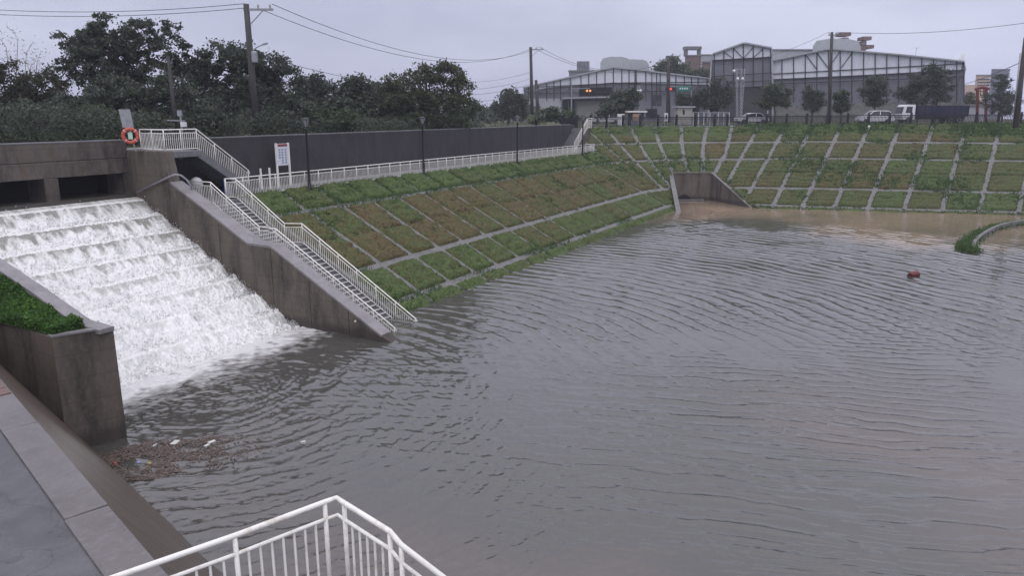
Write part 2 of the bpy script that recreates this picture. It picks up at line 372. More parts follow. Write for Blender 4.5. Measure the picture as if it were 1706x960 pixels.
# ---- one turf sheet for the bank
s_arr = np.concatenate([np.arange(28.5, LEN1, .16), np.arange(LEN1, LEN2, .07), np.arange(LEN2, LEN2+62, .24)])
q = np.linspace(0, 1, 170)
Sg, Qg = np.meshgrid(s_arr, q, indexing='ij'); Zg = np.where(Qg < .66, -.6+5.9*Qg/.66, 5.3+(ztop(Sg)-5.3)*np.clip((Qg-.66)/.34, 0, 1))
di = ribdist(Sg, Zg)
# true width between ribs shrinks/grows on the arc
xg, yg, nxg, nyg = frame(Sg)
scale = np.where((Sg > LEN1) & (Sg < LEN2), (R0 + SL*Zg)/R0, 1.0)
dl = np.minimum.reduce([np.abs(Zg - lev(k, Sg)) for k in range(4)])*2.2
edge = np.minimum(di*scale, dl)
EG = np.where(Sg < LEN1, .18, .24)
puff = .17*np.clip((edge-EG)/.14, 0, 1)**.5
sods = .07*np.abs(np.sin(Zg*8.5 + 2*fbm(Sg*.8, Zg*1.2, 3)))
rough = (fbm(Sg*2.6, Zg*5.5, 4)-.5)*.26 + (fbm(Sg*7, Zg*15, 2)-.5)*.14
lift = np.where(edge > EG, puff + sods*(edge > EG+.12) + rough*np.clip((edge-EG)/.2, 0, 1), -.03)
lift = np.where((np.abs(Zg-midlev(Sg)) < .07) & (edge > .3), lift-.10, lift)
X, Y, Z = bank(Sg, Zg, lift)
ins = inpoly(X, Y, CULV) & (Z < 3.1)
ns, nq = Sg.shape
idx = np.arange(ns*nq).reshape(ns, nq)
Fq = np.stack([idx[:-1,:-1], idx[1:,:-1], idx[1:,1:], idx[:-1,1:]], -1)
keep = ~(ins[:-1,:-1] & ins[1:,:-1] & ins[1:,1:] & ins[:-1,1:])
jump = np.abs(ztop(s_arr[1:]) - ztop(s_arr[:-1])) > 1
keep &= ~(jump[:, None] & (q[None, :-1] > .65))
keep &= ~((s_arr[:-1, None] < S_UP-.01) & (q[None, :-1] > .665))
bk = npmesh('grassy_bank', np.stack([X,Y,Z], -1).reshape(-1,3), Fq[keep], M['turf'], True)
a_ = bk.data.attributes.new('tone', 'FLOAT', 'POINT'); a_.data.foreach_set('value', tone(Sg, Zg).ravel().astype(np.float32))
tag(bk, kind='structure')

# ---- grass: small blades in tufts over the cells, taller weeds in drifts
def blades(pos, nrm, h, wd, n_each, spread, lean=.6):
    "pos (n,3); triangles with random lean; returns verts, faces"
    n = len(pos)*n_each
    P = np.repeat(pos, n_each, 0) + np.c_[R.normal(0, 1, (n,2))*np.repeat(spread, n_each)[:,None], np.zeros(n)]
    hh = np.repeat(h, n_each)*R.uniform(.5, 1.25, n); ww = np.repeat(wd, n_each)
    az = R.uniform(0, 2*PI, n); d = np.c_[np.cos(az), np.sin(az), np.zeros(n)]
    az2 = R.uniform(0, 2*PI, n); ln = R.uniform(.1, lean, n)
    tip = P + np.c_[np.cos(az2)*ln*hh, np.sin(az2)*ln*hh, hh]
    mid = P + (tip-P)*.45 + np.c_[np.zeros(n), np.zeros(n), .08*hh]
    V = np.stack([P - d*ww[:,None]*.25, mid - d*ww[:,None]*.5, tip, mid + d*ww[:,None]*.5], 1)
    return V.reshape(-1,3), np.arange(n*4).reshape(n,4)
def scatter(n, s0, s1):
    s = R.uniform(s0, s1, n*2)
    z = R.uniform(-.05, 1, n*2)*ztop(s)
    rbd = ribdist(s, z)*np.where((s > LEN1)&(s < LEN2), (R0+SL*z)/R0, 1)
    d = np.minimum(rbd, np.minimum.reduce([np.abs(z-lev(k,s)) for k in range(4)])*2.2)
    x, y, zz = bank(s, z, .05)
    ok = (d > .27) & ~(inpoly(x, y, CULV) & (zz < 3.1))
    return s[ok][:n], z[ok][:n]
def blade_obj(name, s, z, h, wd, n_each, spread, label, dt=0, matl='blade'):
    x, y, zz = bank(s, z, .05); P = np.stack([x,y,zz], -1)
    V, Fc = blades(P, None, h, wd, n_each, spread)
    o = npmesh(name, V, Fc, M[matl]); t = np.repeat(tone(s, z)+dt, n_each*4).astype(np.float32)
    a = o.data.attributes.new('tone', 'FLOAT', 'POINT'); a.data.foreach_set('value', t)
    return tag(o, label, 'grass', kind='stuff')
s1_, z1_ = scatter(42000, 28.6, LEN1)
hm = .05 + .10*fbm(s1_*.9, z1_*2, 3)
s2_, z2_ = scatter(34000, LEN1, LEN2+58)
sA = np.concatenate([s1_, s2_]); zA = np.concatenate([z1_, z2_]); hA = np.concatenate([hm, .09+.10*fbm(s2_*.9, z2_*2, 3)])
blade_obj('grass', sA, zA, hA, np.where(sA < LEN1, .045, .09), 4, np.full(len(sA), .10), 'short mossy grass carpeting the cells of the concrete framed bank')
# weeds: probability field
n = 60000
s = R.uniform(28.7, LEN2+58, n); z = R.uniform(-.02, 1.02, n)*ztop(s)
zt = ztop(s)
pr = np.clip((fbm(s*.33+5, z*.8, 3)-.56)*7, 0, 1)*np.where(s < LEN1, .8, .45)
pr = np.where(z > zt-.9, np.maximum(pr, .85*np.clip((fbm(s*.25+40, z*.2, 2)-.33)*6, 0, 1)), pr)
pr = np.where((s < LEN1+3) & (z > 4.1), np.maximum(pr, .55), pr)
pr = np.where((z < .12), np.maximum(pr, .35), pr)
pr = np.where((s > 108) & (z > zt-1.3), 1, pr)
x, y, zz = bank(s, z, .03); ok = (R.rand(n) < pr) & ~(inpoly(x, y, CULV) & (zz < 3.2))
s = s[ok]; z = z[ok]
hw = np.where(s < LEN1, .17, .30)*(.5+fbm(s*.7, z*1.5, 2)) * np.where(z < .15, .6, 1)
blade_obj('weeds', s, z, hw, np.where(s < LEN1, .06, .13), 5, np.full(len(s), .14), 'taller fresh green weeds in drifts along the top and joints of the bank', 0, 'leafbright')

# ---- concrete lattice frame
def strip(mb, f, n, wd, th=.05):
    "strip along parameter: f(t)->(s,z); wd: half width vector in surface"
    pass
fr = thing('slope_frame', 'pale concrete lattice of beams and ribs holding the grass on the bank round the basin', 'slope frame', (60, 24, 0))
def beamstrip(k, s0, s1, half=.15):
    ss = np.arange(s0, s1, .35); V = []
    mb = MB(); prev = None
    for s in ss:
        zc = float(lev(k, s)); dz = half/math.sqrt(1+SL*SL)*1.0
        wob = .02*math.sin(s*1.7)
        ring = []
        for dzz, lf in ((-dz,-.1),(-dz,.045+wob*.3),(dz,.045),(dz,-.1)):
            ring.append(tuple(float(c) for c in bank(s, zc+dzz, lf)))
        x, y, zz = ring[1]
        if inpoly(np.array([x]), np.array([y]), CULV)[0] and zz < 3.0: prev = None; continue
        i = len(mb.v); mb.v += ring
        if prev is not None:
            for a in range(4): mb.f.append((prev+a, i+a, i+(a+1)%4, prev+(a+1)%4))
        prev = i
    return mb
SEND = LEN2+60
beamstrip(0, 28.5, SEND, .2).build('beam', M['pale'], fr)
beamstrip(1, 28.5, SEND, .24).build('beam', M['pale'], fr)
beamstrip(2, 28.5, SEND, .22).build('beam', M['pale'], fr)
beamstrip(3, S_UP+.1, SEND, .22).build('beam', M['pale'], fr)
for ri, (r0_, r8_, zlo) in enumerate(RIBS):
    left = r0_ < LEN1; mb = MB(); zt = float(ztop(r8_)) if not left else 5.3; zz_ = np.linspace(zlo, zt-.05, 18); prev = None
    for z in zz_:
        r = r0_+(r8_-r0_)*z/8; sc = (R0+SL*z)/R0 if LEN1 < r < LEN2 else 1.0
        hw_ = (.18 if left else .26)/max(sc, .4)
        ring = [tuple(float(c) for c in bank(r+a, z, l)) for a, l in ((-hw_,-.1),(-hw_,.045),(hw_,.045),(hw_,-.1))]
        x, y, q_ = ring[1]
        if inpoly(np.array([x]), np.array([y]), CULV)[0] and q_ < 3.0: prev = None; continue
        i = len(mb.v); mb.v += ring
        if prev is not None:
            for a in range(4): mb.f.append((prev+a, i+a, i+(a+1)%4, prev+(a+1)%4))
        prev = i
    if mb.f: mb.build('rib', M['pale'], fr)

# ---------------------------------------------------------------- ground beyond the bank, road
GZ = 8.05
# edge of the upper ground: behind the wall, then along the bank top
ss = np.concatenate([np.arange(S_UP, LEN2, .5), np.arange(LEN2, LEN2+62, 3)])
ex, ey, ez = bank(ss, ztop(ss), 0.0)
nx_, ny_ = frame(ss)[2:]
V = [(-250, 37.6, GZ), (-250, 1500, GZ), (81, 37.6, GZ), (81, 1500, GZ)]
Fc = [(0,2,3,1)]
pts = [(81.0, 37.6, GZ, 0.0, 1.0)] + [(float(a), float(b), float(c)-.02, float(d), float(e)) for a,b,c,d,e in zip(ex,ey,ez,nx_,ny_)]
V = [(-250, 37.6, GZ), (-250, 1500, GZ)]
for (a,b,c,d,e) in pts: V += [(a,b,c), (a+d*3, b+e*3, c+.0), (a+d*1500, b+e*1500, c)]
Fc = [(0, 2, 4, 1)]
n = len(pts); tri = []
mb = MB(); mb.v = V; mb.f = [(0,2,3,4,1)]
for k in range(n-1):
    i = 2+3*k; mb.f += [(i, i+3, i+4, i+1), (i+1, i+4, i+5, i+2)]
g = mb.build('ground', M['earth']); tag(g, kind='structure')
# road and pavement along the bank top
def ringstrip(name, o0, o1, dz, m_, s0=S_UP, s1=LEN2+62, closed=False):
    mb = MB(); ss = np.concatenate([np.arange(s0, LEN2, .5), np.arange(LEN2, s1, 3)])
    x, y, nx, ny = frame(ss); zt = ztop(ss)
    bx, by, bz = bank(ss, zt, 0)
    for k in range(len(ss)):
        mb.v += [(float(bx[k]+nx[k]*o0), float(by[k]+ny[k]*o0), float(bz[k]+dz)), (float(bx[k]+nx[k]*o1), float(by[k]+ny[k]*o1), float(bz[k]+dz))]
        if k: i = 2*k; mb.f.append((i-2, i, i+1, i-1))
    return tag(mb.build(name, m_), kind='structure')
ringstrip('pavement', .15, 3.0, .11, M['grey'])
ringstrip('road', 3.3, 15, .02, M['road'])
mbk = ringstrip('kerb', 3.0, 3.3, .12, M['pale'])

# path on the left bank and its edging
p = MB().box(25.7, 80.4, 33.55, 37.0, 4.6, 5.3).build('path', M['grey']); tag(p, kind='structure')

# ---------------------------------------------------------------- dark retaining wall behind the path
t = thing('retaining_wall', 'long dark streaked concrete wall running behind the path below the trees', 'wall', (53, 37.15, 5.3))
MB().box(27.0, 81.0, 37.0, 37.35, 4.6, 8.44).build('wall_face', M['wall'], t)
MB().box(27.0, 81.0, 36.97, 37.42, 8.44, 8.50).build('coping', M['grey'], t)
# end steps up to the road, their side wall and railing
t = thing('road_stair', 'concrete steps climbing from the path end to the road beside the black fence', 'staircase', (79.5, 36.2, 5.3))
mb = MB()
for k in range(15): mb.box(77.6+.27*k, 77.6+.27*(k+1)+.02, 35.1, 36.95, 5.3, 5.3+.185*(k+1))
mb.build('steps', M['grey'], t)
MB().prism([(77.6,35.0,5.3),(81.9,35.0,5.3),(81.9,35.0,8.1),(81.6,35.0,8.1)], (0,.12,0)).build('side_wall', M['conc'], t)
# end retaining face between the path end and the higher bank
t = thing('end_wall', 'short concrete wall closing the path end against the higher grass bank', 'wall', (80.6, 34.5, 5.3))
xs = [bank(S_UP+.2, z, .04) for z in (5.0, 6.0, 7.0, 8.0)]
MB().prism([tuple(map(float, xs[0])), tuple(map(float, xs[3])), (float(xs[3][0]), float(xs[3][1]), 4.6), (float(xs[0][0]), float(xs[0][1]), 4.6)], (-.18, -.02, 0)).build('wall_face', M['grey'], t)

# ---------------------------------------------------------------- spillway
t = thing('gate_wall', 'brown weathered concrete headwall with dark sluice openings above the spillway', 'headwall', (19, 37, 5.3))
MB().box(2, 24.95, 37.0, 37.5, 7.62, 8.50).build('parapet', M['gate'], t, bevel=.02)
MB().box(2, 24.95, 36.93, 37.5, 6.84, 7.60).build('lintel', M['gate'], t, bevel=.02)
MB().box(2, 24.95, 36.98, 37.55, 8.50, 8.55).build('coping', M['grey'], t)
MB().box(20.45, 21.12, 36.9, 38.4, 4.8, 6.83).build('pillar', M['gate'], t, bevel=.03)
MB().box(13.2, 13.9, 36.9, 38.4, 4.8, 6.83).build('pillar', M['gate'], t, bevel=.03)
MB().box(24.55, 24.93, 36.96, 38.4, 4.8, 6.83).build('jamb', M['gate'], t)
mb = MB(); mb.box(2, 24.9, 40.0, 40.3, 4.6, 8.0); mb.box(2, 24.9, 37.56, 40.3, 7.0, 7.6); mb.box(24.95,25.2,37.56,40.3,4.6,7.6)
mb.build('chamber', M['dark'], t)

# right training wall: profile along Y at X 24.9..25.55
t = thing('training_wall', 'long sloping concrete wall between the white water and the steps, raised block at its top', 'wall', (25.2, 28, 0))
prof = [(37.0,-1.2),(19.9,-1.2),(19.9,.02),(20.6,.34),(26.9,3.72),(28.45,3.74),(33.75,6.45),(34.1,8.0),(37.0,8.0)]
MB().prism([(24.9,y,z) for y,z in prof], (.62,0,0)).build('wall_face', M['conc'], t, bevel=.025)
cop = [(20.45,.30),(26.9,3.765),(28.45,3.785),(33.7,6.49)]
mb = MB()
W0, W1 = [24.88, 24.88, 24.88, 24.88], [25.56, 25.62, 25.85, 25.6]
for k in range(3):
    (ya,za),(yb,zb) = cop[k], cop[k+1]
    mb.hexa([(W0[k],ya,za-.10),(W1[k],ya,za-.10),(W1[k+1],yb,zb-.10),(W0[k+1],yb,zb-.10)], [(W0[k],ya,za),(W1[k],ya,za),(W1[k+1],yb,zb),(W0[k+1],yb,zb)])
mb.build('coping', M['conc_top'], t)
mb = MB()
for y in (22.3, 24.6, 26.95, 30.4, 33.9):
    zt_ = np.interp(y, [19.9,20.6,26.9,28.45,33.75,34.1], [.02,.34,3.72,3.74,6.45,8.0]); mb.box(24.892,24.9,y-.012,y+.012,-1,zt_-.12)
mb.build('joint', M['dark'], t)
mk = MB().lathe((0,0,0), [(.001,-.01),(.05,-.01),(.05,.01),(.001,.01)], 10)
mk.v = [(24.88 + z, 21.9 + x, .75 + y) for x,y,z in mk.v]
tag(mk.build('drain_marker', M['white'], loc=(24.88,21.9,.75)), 'tiny round white marker on the wet wall near the water end', 'marker')

# grey pipe lying along the top of the wall
pp = [(24.78,36.3,5.84),(24.80,33.5,6.80),(24.86,33.25,6.88),(25.05,33.05,6.84),(25.3,32.95,6.6),(25.5,32.9,6.2),(25.55,32.9,5.8)]
tag(MB().tube(pp, .05, 10).build('drain_pipe', M['pipe'], loc=(24.8,34.5,6), smooth=True), 'thin grey pipe bent over the top of the training wall above the water', 'pipe')

# spill sheet (white water) and gate lip
def spill_z(X, Y):
    st = .68*2; f = (36.05 - Y)/1.33
    k = np.floor(f); fr_ = f-k
    base = 5.45 - .70*k
    fall = .70*np.clip((fr_-.02)/.62, 0, 1)**1.25
    z = base - fall
    up = Y > 36.05
    z = np.where(up, 5.47 + .30*np.clip((Y-36.05)/1.2, 0, 1)**1.2, z)
    return np.where(Y < 25.4, np.minimum(z, .05), np.maximum(z, 0.03))
xs_ = np.arange(13.0, 24.93, .035); ys_ = np.arange(24.2, 36.6, .03)
Xg, Yg = np.meshgrid(xs_, ys_, indexing='ij')
kst = np.floor((36.05-Yg)/1.33)
wob = (.16+.05*kst)*(fbm(Xg*1.1+3+kst*7.7, Yg*0+kst*3.1, 4)-.5)
Zs = spill_z(Xg, Yg + wob)
f_ = (36.05 - Yg - wob)/1.33; frac = f_ - np.floor(f_)
act = np.clip((36.0-Yg)/1.2, .05, 1)
streak = fbm(Xg*7, Yg*2.2, 4)-.5
lump = fbm(Xg*2.6+9, Yg*2.4, 4)-.5
fine = fbm(Xg*13, Yg*11+30, 3)-.5
ridge = 1-np.abs(2*fbm(Xg*4.5+50, Yg*3.3, 3)-1)
amp = (.35 + .65*np.clip((frac-.25)/.4, 0, 1))*act
foot = np.clip((25.9-Yg)/1.5, 0, 1)
disp = (.26*lump + .17*streak + .15*fine + .15*(ridge-.6))*amp*(1+.5*np.clip((34-Yg)/5,0,1)) + .02*fine*(1-act)
Zs = Zs + disp*(1-.85*foot) + .05*foot*(ridge-.75)
Zs = np.where(Yg < 26.2, np.maximum(Zs, -.3), Zs)
Zs = Zs - np.clip((24.9-Yg)/.5, 0, 1)*.12 - .05*np.clip((25.6-Yg)/.6,0,1)
foamy = np.clip(.5 + 1.3*(lump+streak*.8) + .66*np.clip((frac-.38)/.35, -.7, 1) + .8*(1-np.abs(frac-.99)*30).clip(0,1)*0, 0, 1)
foamy = foamy*(1-.9*np.clip((Yg-36.0)/.25, 0, 1)) + np.clip((Yg-36.05)/.1,0,1)*np.clip(.25+1.5*streak, 0, .5)
foamy = foamy + .4*np.clip((34.2-Yg)/6, 0, 1)
foamy = np.where(frac < .07, np.maximum(foamy, .9*fbm(Xg*4, Yg, 2)+.35), foamy); foamy = np.where(Yg > 36.1, foamy*.5+.12, foamy)
nxs, nys = Xg.shape; idx = np.arange(nxs*nys).reshape(nxs, nys)
Fq = np.stack([idx[:-1,:-1], idx[1:,:-1], idx[1:,1:], idx[:-1,1:]], -1).reshape(-1,4)
fm = bpy.data.materials.new('white water'); fm.use_nodes = True; nt = fm.node_tree; b = nt.nodes['Principled BSDF']
a_ = N(nt, 'ShaderNodeAttribute'); a_.attribute_name = 'foam'; r = N(nt, 'ShaderNodeValToRGB')
r.color_ramp.elements[0].position = .05; r.color_ramp.elements[0].color = (.24,.245,.22,1)
r.color_ramp.elements[1].position = .75; r.color_ramp.elements[1].color = (.74,.745,.73,1); e = r.color_ramp.elements.new(.38); e.color = (.56,.565,.54,1)
geo = N(nt, 'ShaderNodeNewGeometry'); n2 = N(nt, 'ShaderNodeTexNoise'); n2.inputs['Scale'].default_value = 16; n2.inputs['Detail'].default_value = 8; n2.inputs['Roughness'].default_value = .7
ad = N(nt, 'ShaderNodeMath', operation='MULTIPLY_ADD'); ad.inputs[1].default_value = .9
sb = N(nt, 'ShaderNodeMath', operation='SUBTRACT'); sb.inputs[1].default_value = .45
nt.links.new(geo.outputs['Position'], n2.inputs[0]); nt.links.new(n2.outputs[0], ad.inputs[0]); nt.links.new(a_.outputs['Fac'], sb.inputs[0]); nt.links.new(sb.outputs[0], ad.inputs[2])
nt.links.new(ad.outputs[0], r.inputs[0]); nt.links.new(r.outputs[0], b.inputs['Base Color']); b.inputs['Roughness'].default_value = .45
bp = N(nt, 'ShaderNodeBump'); bp.inputs['Strength'].default_value = .6; bp.inputs['Distance'].default_value = .03
nt.links.new(n2.outputs[0], bp.inputs['Height']); nt.links.new(bp.outputs[0], b.inputs['Normal'])
M['foam'] = fm
ww = npmesh('white_water', np.stack([Xg,Yg,Zs],-1).reshape(-1,3), Fq, fm, True)
at2 = ww.data.attributes.new('foam', 'FLOAT', 'POINT'); at2.data.foreach_set('value', foamy.ravel().astype(np.float32))
tag(ww, 'foaming white water tumbling down the stepped spillway', 'water', kind='stuff')
# spray: flung drops over the steps and along the side wall
n = 30000
sx = R.uniform(13.15, 24.85, n); sx[:3500] = 24.85 - R.exponential(.25, 3500); sx[3500:5000] = 13.15 + R.exponential(.2, 1500); sy = R.uniform(25.0, 35.9, n)
fr2 = ((36.05-sy)/1.33) % 1
okk = R.rand(n) < np.clip(fr2*1.3, .1, 1); sx, sy = sx[okk], sy[okk]; n = len(sx)
sz = spill_z(sx, sy) + .03 + R.exponential(.07, n); sr = R.uniform(.006, .018, n)
tv = np.array([[1,1,1],[1,-1,-1],[-1,1,-1],[-1,-1,1]]); P = np.stack([sx,sy,sz],-1)
V = (P[:,None,:] + tv[None]*sr[:,None,None]*np.stack([np.ones(n),np.ones(n)*1.2,R.uniform(.8,2.2,n)],-1)[:,None,:]).reshape(-1,3)
i = np.arange(n)[:,None]*4; Fc = np.concatenate([i+[0,1,2], i+[0,3,1], i+[0,2,3], i+[1,3,2]])
M['drop'] = mat('spray drops', (.88,.88,.88), .4); nt = M['drop'].node_tree; tr_ = N(nt, 'ShaderNodeBsdfTranslucent'); tr_.inputs[0].default_value = (.9,.9,.9,1); ms_ = N(nt, 'ShaderNodeMixShader'); ms_.inputs[0].default_value = .6
nt.links.new(nt.nodes['Principled BSDF'].outputs[0], ms_.inputs[1]); nt.links.new(tr_.outputs[0], ms_.inputs[2]); nt.links.new(ms_.outputs[0], nt.nodes['Material Output'].inputs[0])
tag(npmesh('spray', V, Fc, M['drop'], True), 'fine white spray thrown up over the spillway steps', 'spray', kind='stuff')
# concrete bed of the spillway under the water
mb = MB(); mb.hexa([(13.0,25.0,-1.2),(24.95,25.0,-1.2),(24.95,37.6,-1.2),(13.0,37.6,-1.2)], [(13.0,25.0,-1.0),(24.95,25.0,-1.0),(24.95,36.0,4.2),(13.0,36.0,4.2)])
mb.box(13.0,24.95,36.0,40.2,4.0,5.15)
tag(mb.build('spillway_bed', M['conc']), kind='structure')
mb = MB(); mb.box(2, 24.9, 36.55, 40.0, 5.3, 5.76); w_ = mb.build('channel_water', M['conc']); 
tag(w_, kind='structure'); CHW = w_

# left training wall with planter
t = thing('planter_wall', 'stout stained concrete wall with planted trough beside the foot of the white water', 'wall', (12.3, 24, 0))
foot_ = [(13.08,21.08),(11.6,21.7),(11.85,25.2),(12.1,37.5),(13.08,37.5)]
mb = MB()
mb.hexa([(11.6,21.7,-1.2),(13.08,21.08,-1.2),(13.08,25.2,-1.2),(11.85,25.2,-1.2)], [(11.6,21.7,3.6),(13.08,21.08,3.6),(13.08,25.2,3.6),(11.85,25.2,3.6)])
mb.hexa([(11.85,25.2,-1.2),(13.08,25.2,-1.2),(13.08,37.5,-1.2),(12.1,37.5,-1.2)], [(11.85,25.2,3.6),(13.08,25.2,3.6),(13.08,37.5,6.6),(12.1,37.5,6.6)])
mb.build('wall_face', M['conc'], t)
pr_ = [(21.06,3.5),(21.06,3.66),(22.2,3.70),(24.43,4.46),(26.85,5.21),(36.9,8.3),(36.9,3.3)]
MB().prism([(12.62,y,z) for y,z in pr_], (.485,0,0)).build('coping', M['conc_top'], t, bevel=.02)
MB().prism([(11.58,21.68,3.601),(13.0,21.06,3.601),(13.0,21.35,3.601),(11.62,21.95,3.601)], (0,0,.055)).build('rim', M['conc_top'], t)
n = 60000
hx = R.uniform(11.68, 12.62, n); hy = 21.75 + R.rand(n)*9
k_ = (hx-11.6)/(13.08-11.6)*-.62+21.8; ok = hy > k_; hx, hy = hx[ok], hy[ok]; n = len(hx)
def soilz(x, y): return 3.62 + np.clip((x-11.65-np.clip(y-22,0,15)*.03)/.9, 0, 1)*(np.maximum(0, np.interp(y, [22.2,24.43,26.85,36.9], [3.70,4.46,5.21,8.3])-.32-3.62)) + np.clip(y-25.2, 0, 99)*.243*np.clip(1-(x-11.65)/.9, 0, 1)
hz = soilz(hx, hy)
gx, gy = np.meshgrid(np.linspace(11.68,12.63,8), np.linspace(21.95,36,60), indexing='ij'); ii = np.arange(480).reshape(8,60)
npmesh('soil', np.stack([gx, gy, soilz(gx, gy)+.01],-1).reshape(-1,3), np.stack([ii[:-1,:-1],ii[1:,:-1],ii[1:,1:],ii[:-1,1:]],-1).reshape(-1,4), M['earth'], True, parent=t, loc=tuple(t['_w']))
hz2 = hz + .02 + R.uniform(0, 1, n)*(.10 + .34*fbm(hx*3, hy*1.8, 3))
def leafquads(P, sz, ratio=.55):
    n = len(P); a = R.uniform(0, 2*PI, n); e = R.uniform(-1.1, 1.1, n)
    d = np.c_[np.cos(a)*np.cos(e), np.sin(a)*np.cos(e), np.sin(e)]
    q = R.normal(0, 1, (n,3)); q -= (q*d).sum(1)[:,None]*d; q /= np.linalg.norm(q, axis=1)[:,None]
    s = sz[:,None]
    V = np.stack([P - d*s, P + q*s*ratio - d*s*.1, P + d*s, P - q*s*ratio - d*s*.1], 1)
    return V.reshape(-1,3), np.arange(n*4).reshape(n,4)
V, Fc = leafquads(np.stack([hx,hy,hz2],-1), R.uniform(.03,.06,n))
tag(npmesh('ground_cover', V, Fc, M['hedge']), 'dense bright green ground cover filling the trough on the planter wall', 'ground cover', kind='stuff')

# ---------------------------------------------------------------- near platform and slope band
ZP = 4.6
oE = [(3.2,1.9),(4.87,7.39),(7.6,16.35),(9.4,22.3),(12.2,31.5)]       # outer edge
def off(pl, d): return [(x-d*.957, y+d*.29) for x, y in pl]
iE = off(oE, .55)
mb = MB(); far_ = [(-9,1.9),(-9,7.4),(-9,16.3),(-9,22.3),(-9,31.5)]
for k in range(4): mb.quad((*iE[k],ZP-.02),(*iE[k+1],ZP-.02),(*far_[k+1],ZP-.02),(*far_[k],ZP-.02))
tag(mb.build('terrace', M['asphalt']), kind='structure')
mb = MB()
pk = [Vector((*p_,0)) for p_ in oE]; cum = [0]
for k in range(4): cum.append(cum[-1]+(pk[k+1]-pk[k]).length)
def along(d_):
    for k in range(4):
        if d_ <= cum[k+1] or k == 3: return pk[k].lerp(pk[k+1], (d_-cum[k])/(cum[k+1]-cum[k]))
mb = MB(); d_ = 0; kb = 0
while d_ < cum[-1]-4:
    a0, b0 = along(d_), along(d_+3.985); nn_ = Vector((-.957,.29,0))*.55; hz_ = .012+R.uniform(-.004,.006)
    j = [Vector((R.normal(0,.006),R.normal(0,.006),0)) for _ in range(4)]; q4 = [a0+nn_+j[0], b0+nn_+j[1], b0+j[2], a0+j[3]]
    mb.hexa([(p_.x,p_.y,ZP-.3) for p_ in q4],[(p_.x,p_.y,ZP+hz_) for p_ in q4]); d_ += 4.0
kb_ = mb.build('kerb', M['kerb'], bevel=.015); tag(kb_, kind='structure')
wl = [(6.9,1.9),(8.35,7.39),(10.45,15.5),(12.2,21.7),(15.0,31.5)]
mb = MB()
sub = 24
for k in range(4):
    for j in range(1):
        a,b = oE[k],oE[k+1]; c,d = wl[k+1],wl[k]
        c2 = (b[0]+(c[0]-b[0])*1.25, b[1]+(c[1]-b[1])*1.25); d2 = (a[0]+(d[0]-a[0])*1.25, a[1]+(d[1]-a[1])*1.25)
        mb.quad((*a,ZP-.02),(*b,ZP-.02),(*c2,ZP*(-.25)),(*d2,ZP*(-.25)))
tag(mb.build('slope_band', M['band']), kind='structure')
# a few courses of red brown paving at the far end of the kerb
M['paver'] = mat('red brown pavers', (.16,.085,.065), .4, (.09,.06,.05), 7, 5)
mb = MB()
e0 = np.array([7.25,15.2]); dd = np.array([.29,.957]); nn = np.array([-.957,.29])
for r_ in range(14):
    for c_ in range(4):
        o_ = e0 + dd*(r_*.42 + .02) + nn*(c_*.36+.03)
        if R.rand() < .12: continue
        a = o_; b = o_+dd*.39; c = b+nn*.33; d = a+nn*.33
        z0 = ZP+.013; mb.hexa([(*a,z0),(*b,z0),(*c,z0),(*d,z0)],[(*a,z0+.02),(*b,z0+.02),(*c,z0+.02),(*d,z0+.02)])
tag(mb.build('paving', M['paver']), kind='structure')

# ---------------------------------------------------------------- steps beside the training wall
t = thing('lakeside_stair', 'long flight of grey steps with white nosings descending into the water beside the spillway wall', 'staircase', (27.1, 27, 3.2))
mbS, mbN, mbT = MB(), MB(), MB()
def flight(ya, za, yb, zb, x0=25.62, x1=28.45):
    n = max(1, round((za-zb)/.165)); dy = (ya-yb)/n; dz = (za-zb)/n
    for k in range(n):
        zt_ = za - dz*(k+1); y1 = ya - dy*k; y0 = y1 - dy
        mbS.box(x0, x1, y0, y1, zt_-.9, zt_)
        MB().box(x0+.25, x1-.1, y0-.012, y0+.045, zt_-.02, zt_+.006).build('nosing', M['chalk'], t)
flight(32.7, 5.3, 29.4, 3.2); mbS.box(25.62, 28.45, 28.15, 29.4, 2.3, 3.2); flight(28.15, 3.2, 20.0, -1.45)
mbS.box(25.62, 28.45, 32.7, 33.6, 4.4, 5.3)
mbS.build('steps', M['grey'], t)
MB().prism([(28.45,33.55,5.36),(28.45,32.7,5.36),(28.45,29.4,3.3),(28.45,28.15,3.3),(28.45,20.0,-1.3),(28.45,20.0,-1.8),(28.45,33.55,4.0)], (.16,0,0)).build('stringer', M['pale'], t)

# upper landing and flight to the wall top
t = thing('landing_stair', 'raised concrete landing with a flight of steps coming down along the dark wall', 'staircase', (27, 35.5, 5.3))
MB().box(25.5, 27.2, 34.02, 37.0, 7.66, 7.97).build('landing', M['grey'], t, bevel=.02)
MB().box(24.96, 27.0, 37.0, 37.66, 4.6, 8.03).build('back_fill', M['grey'], t)
MB().box(26.1, 26.45, 35.4, 35.75, 5.3, 7.66).build('column', M['wall'], t)
mb = MB()
for k in range(15): mb.box(27.2+.25*k, 27.2+.25*(k+1)+.01, 34.2, 35.9, 7.97-.175*(k+1)-.28, 7.97-.175*(k+1))
mb.build('steps', M['grey'], t)
MB().prism([(27.0,34.04,7.62),(27.2,34.04,7.97),(31.1,34.04,5.32),(30.4,34.04,5.32)], (0,.15,0)).build('stringer', M['grey'], t)
MB().prism([(27.2,35.9,7.5),(31.1,35.9,5.3),(25.6,35.9,5.3),(25.6,35.9,7.5)], (0,.1,0)).build('back_wall', M['wall'], t)

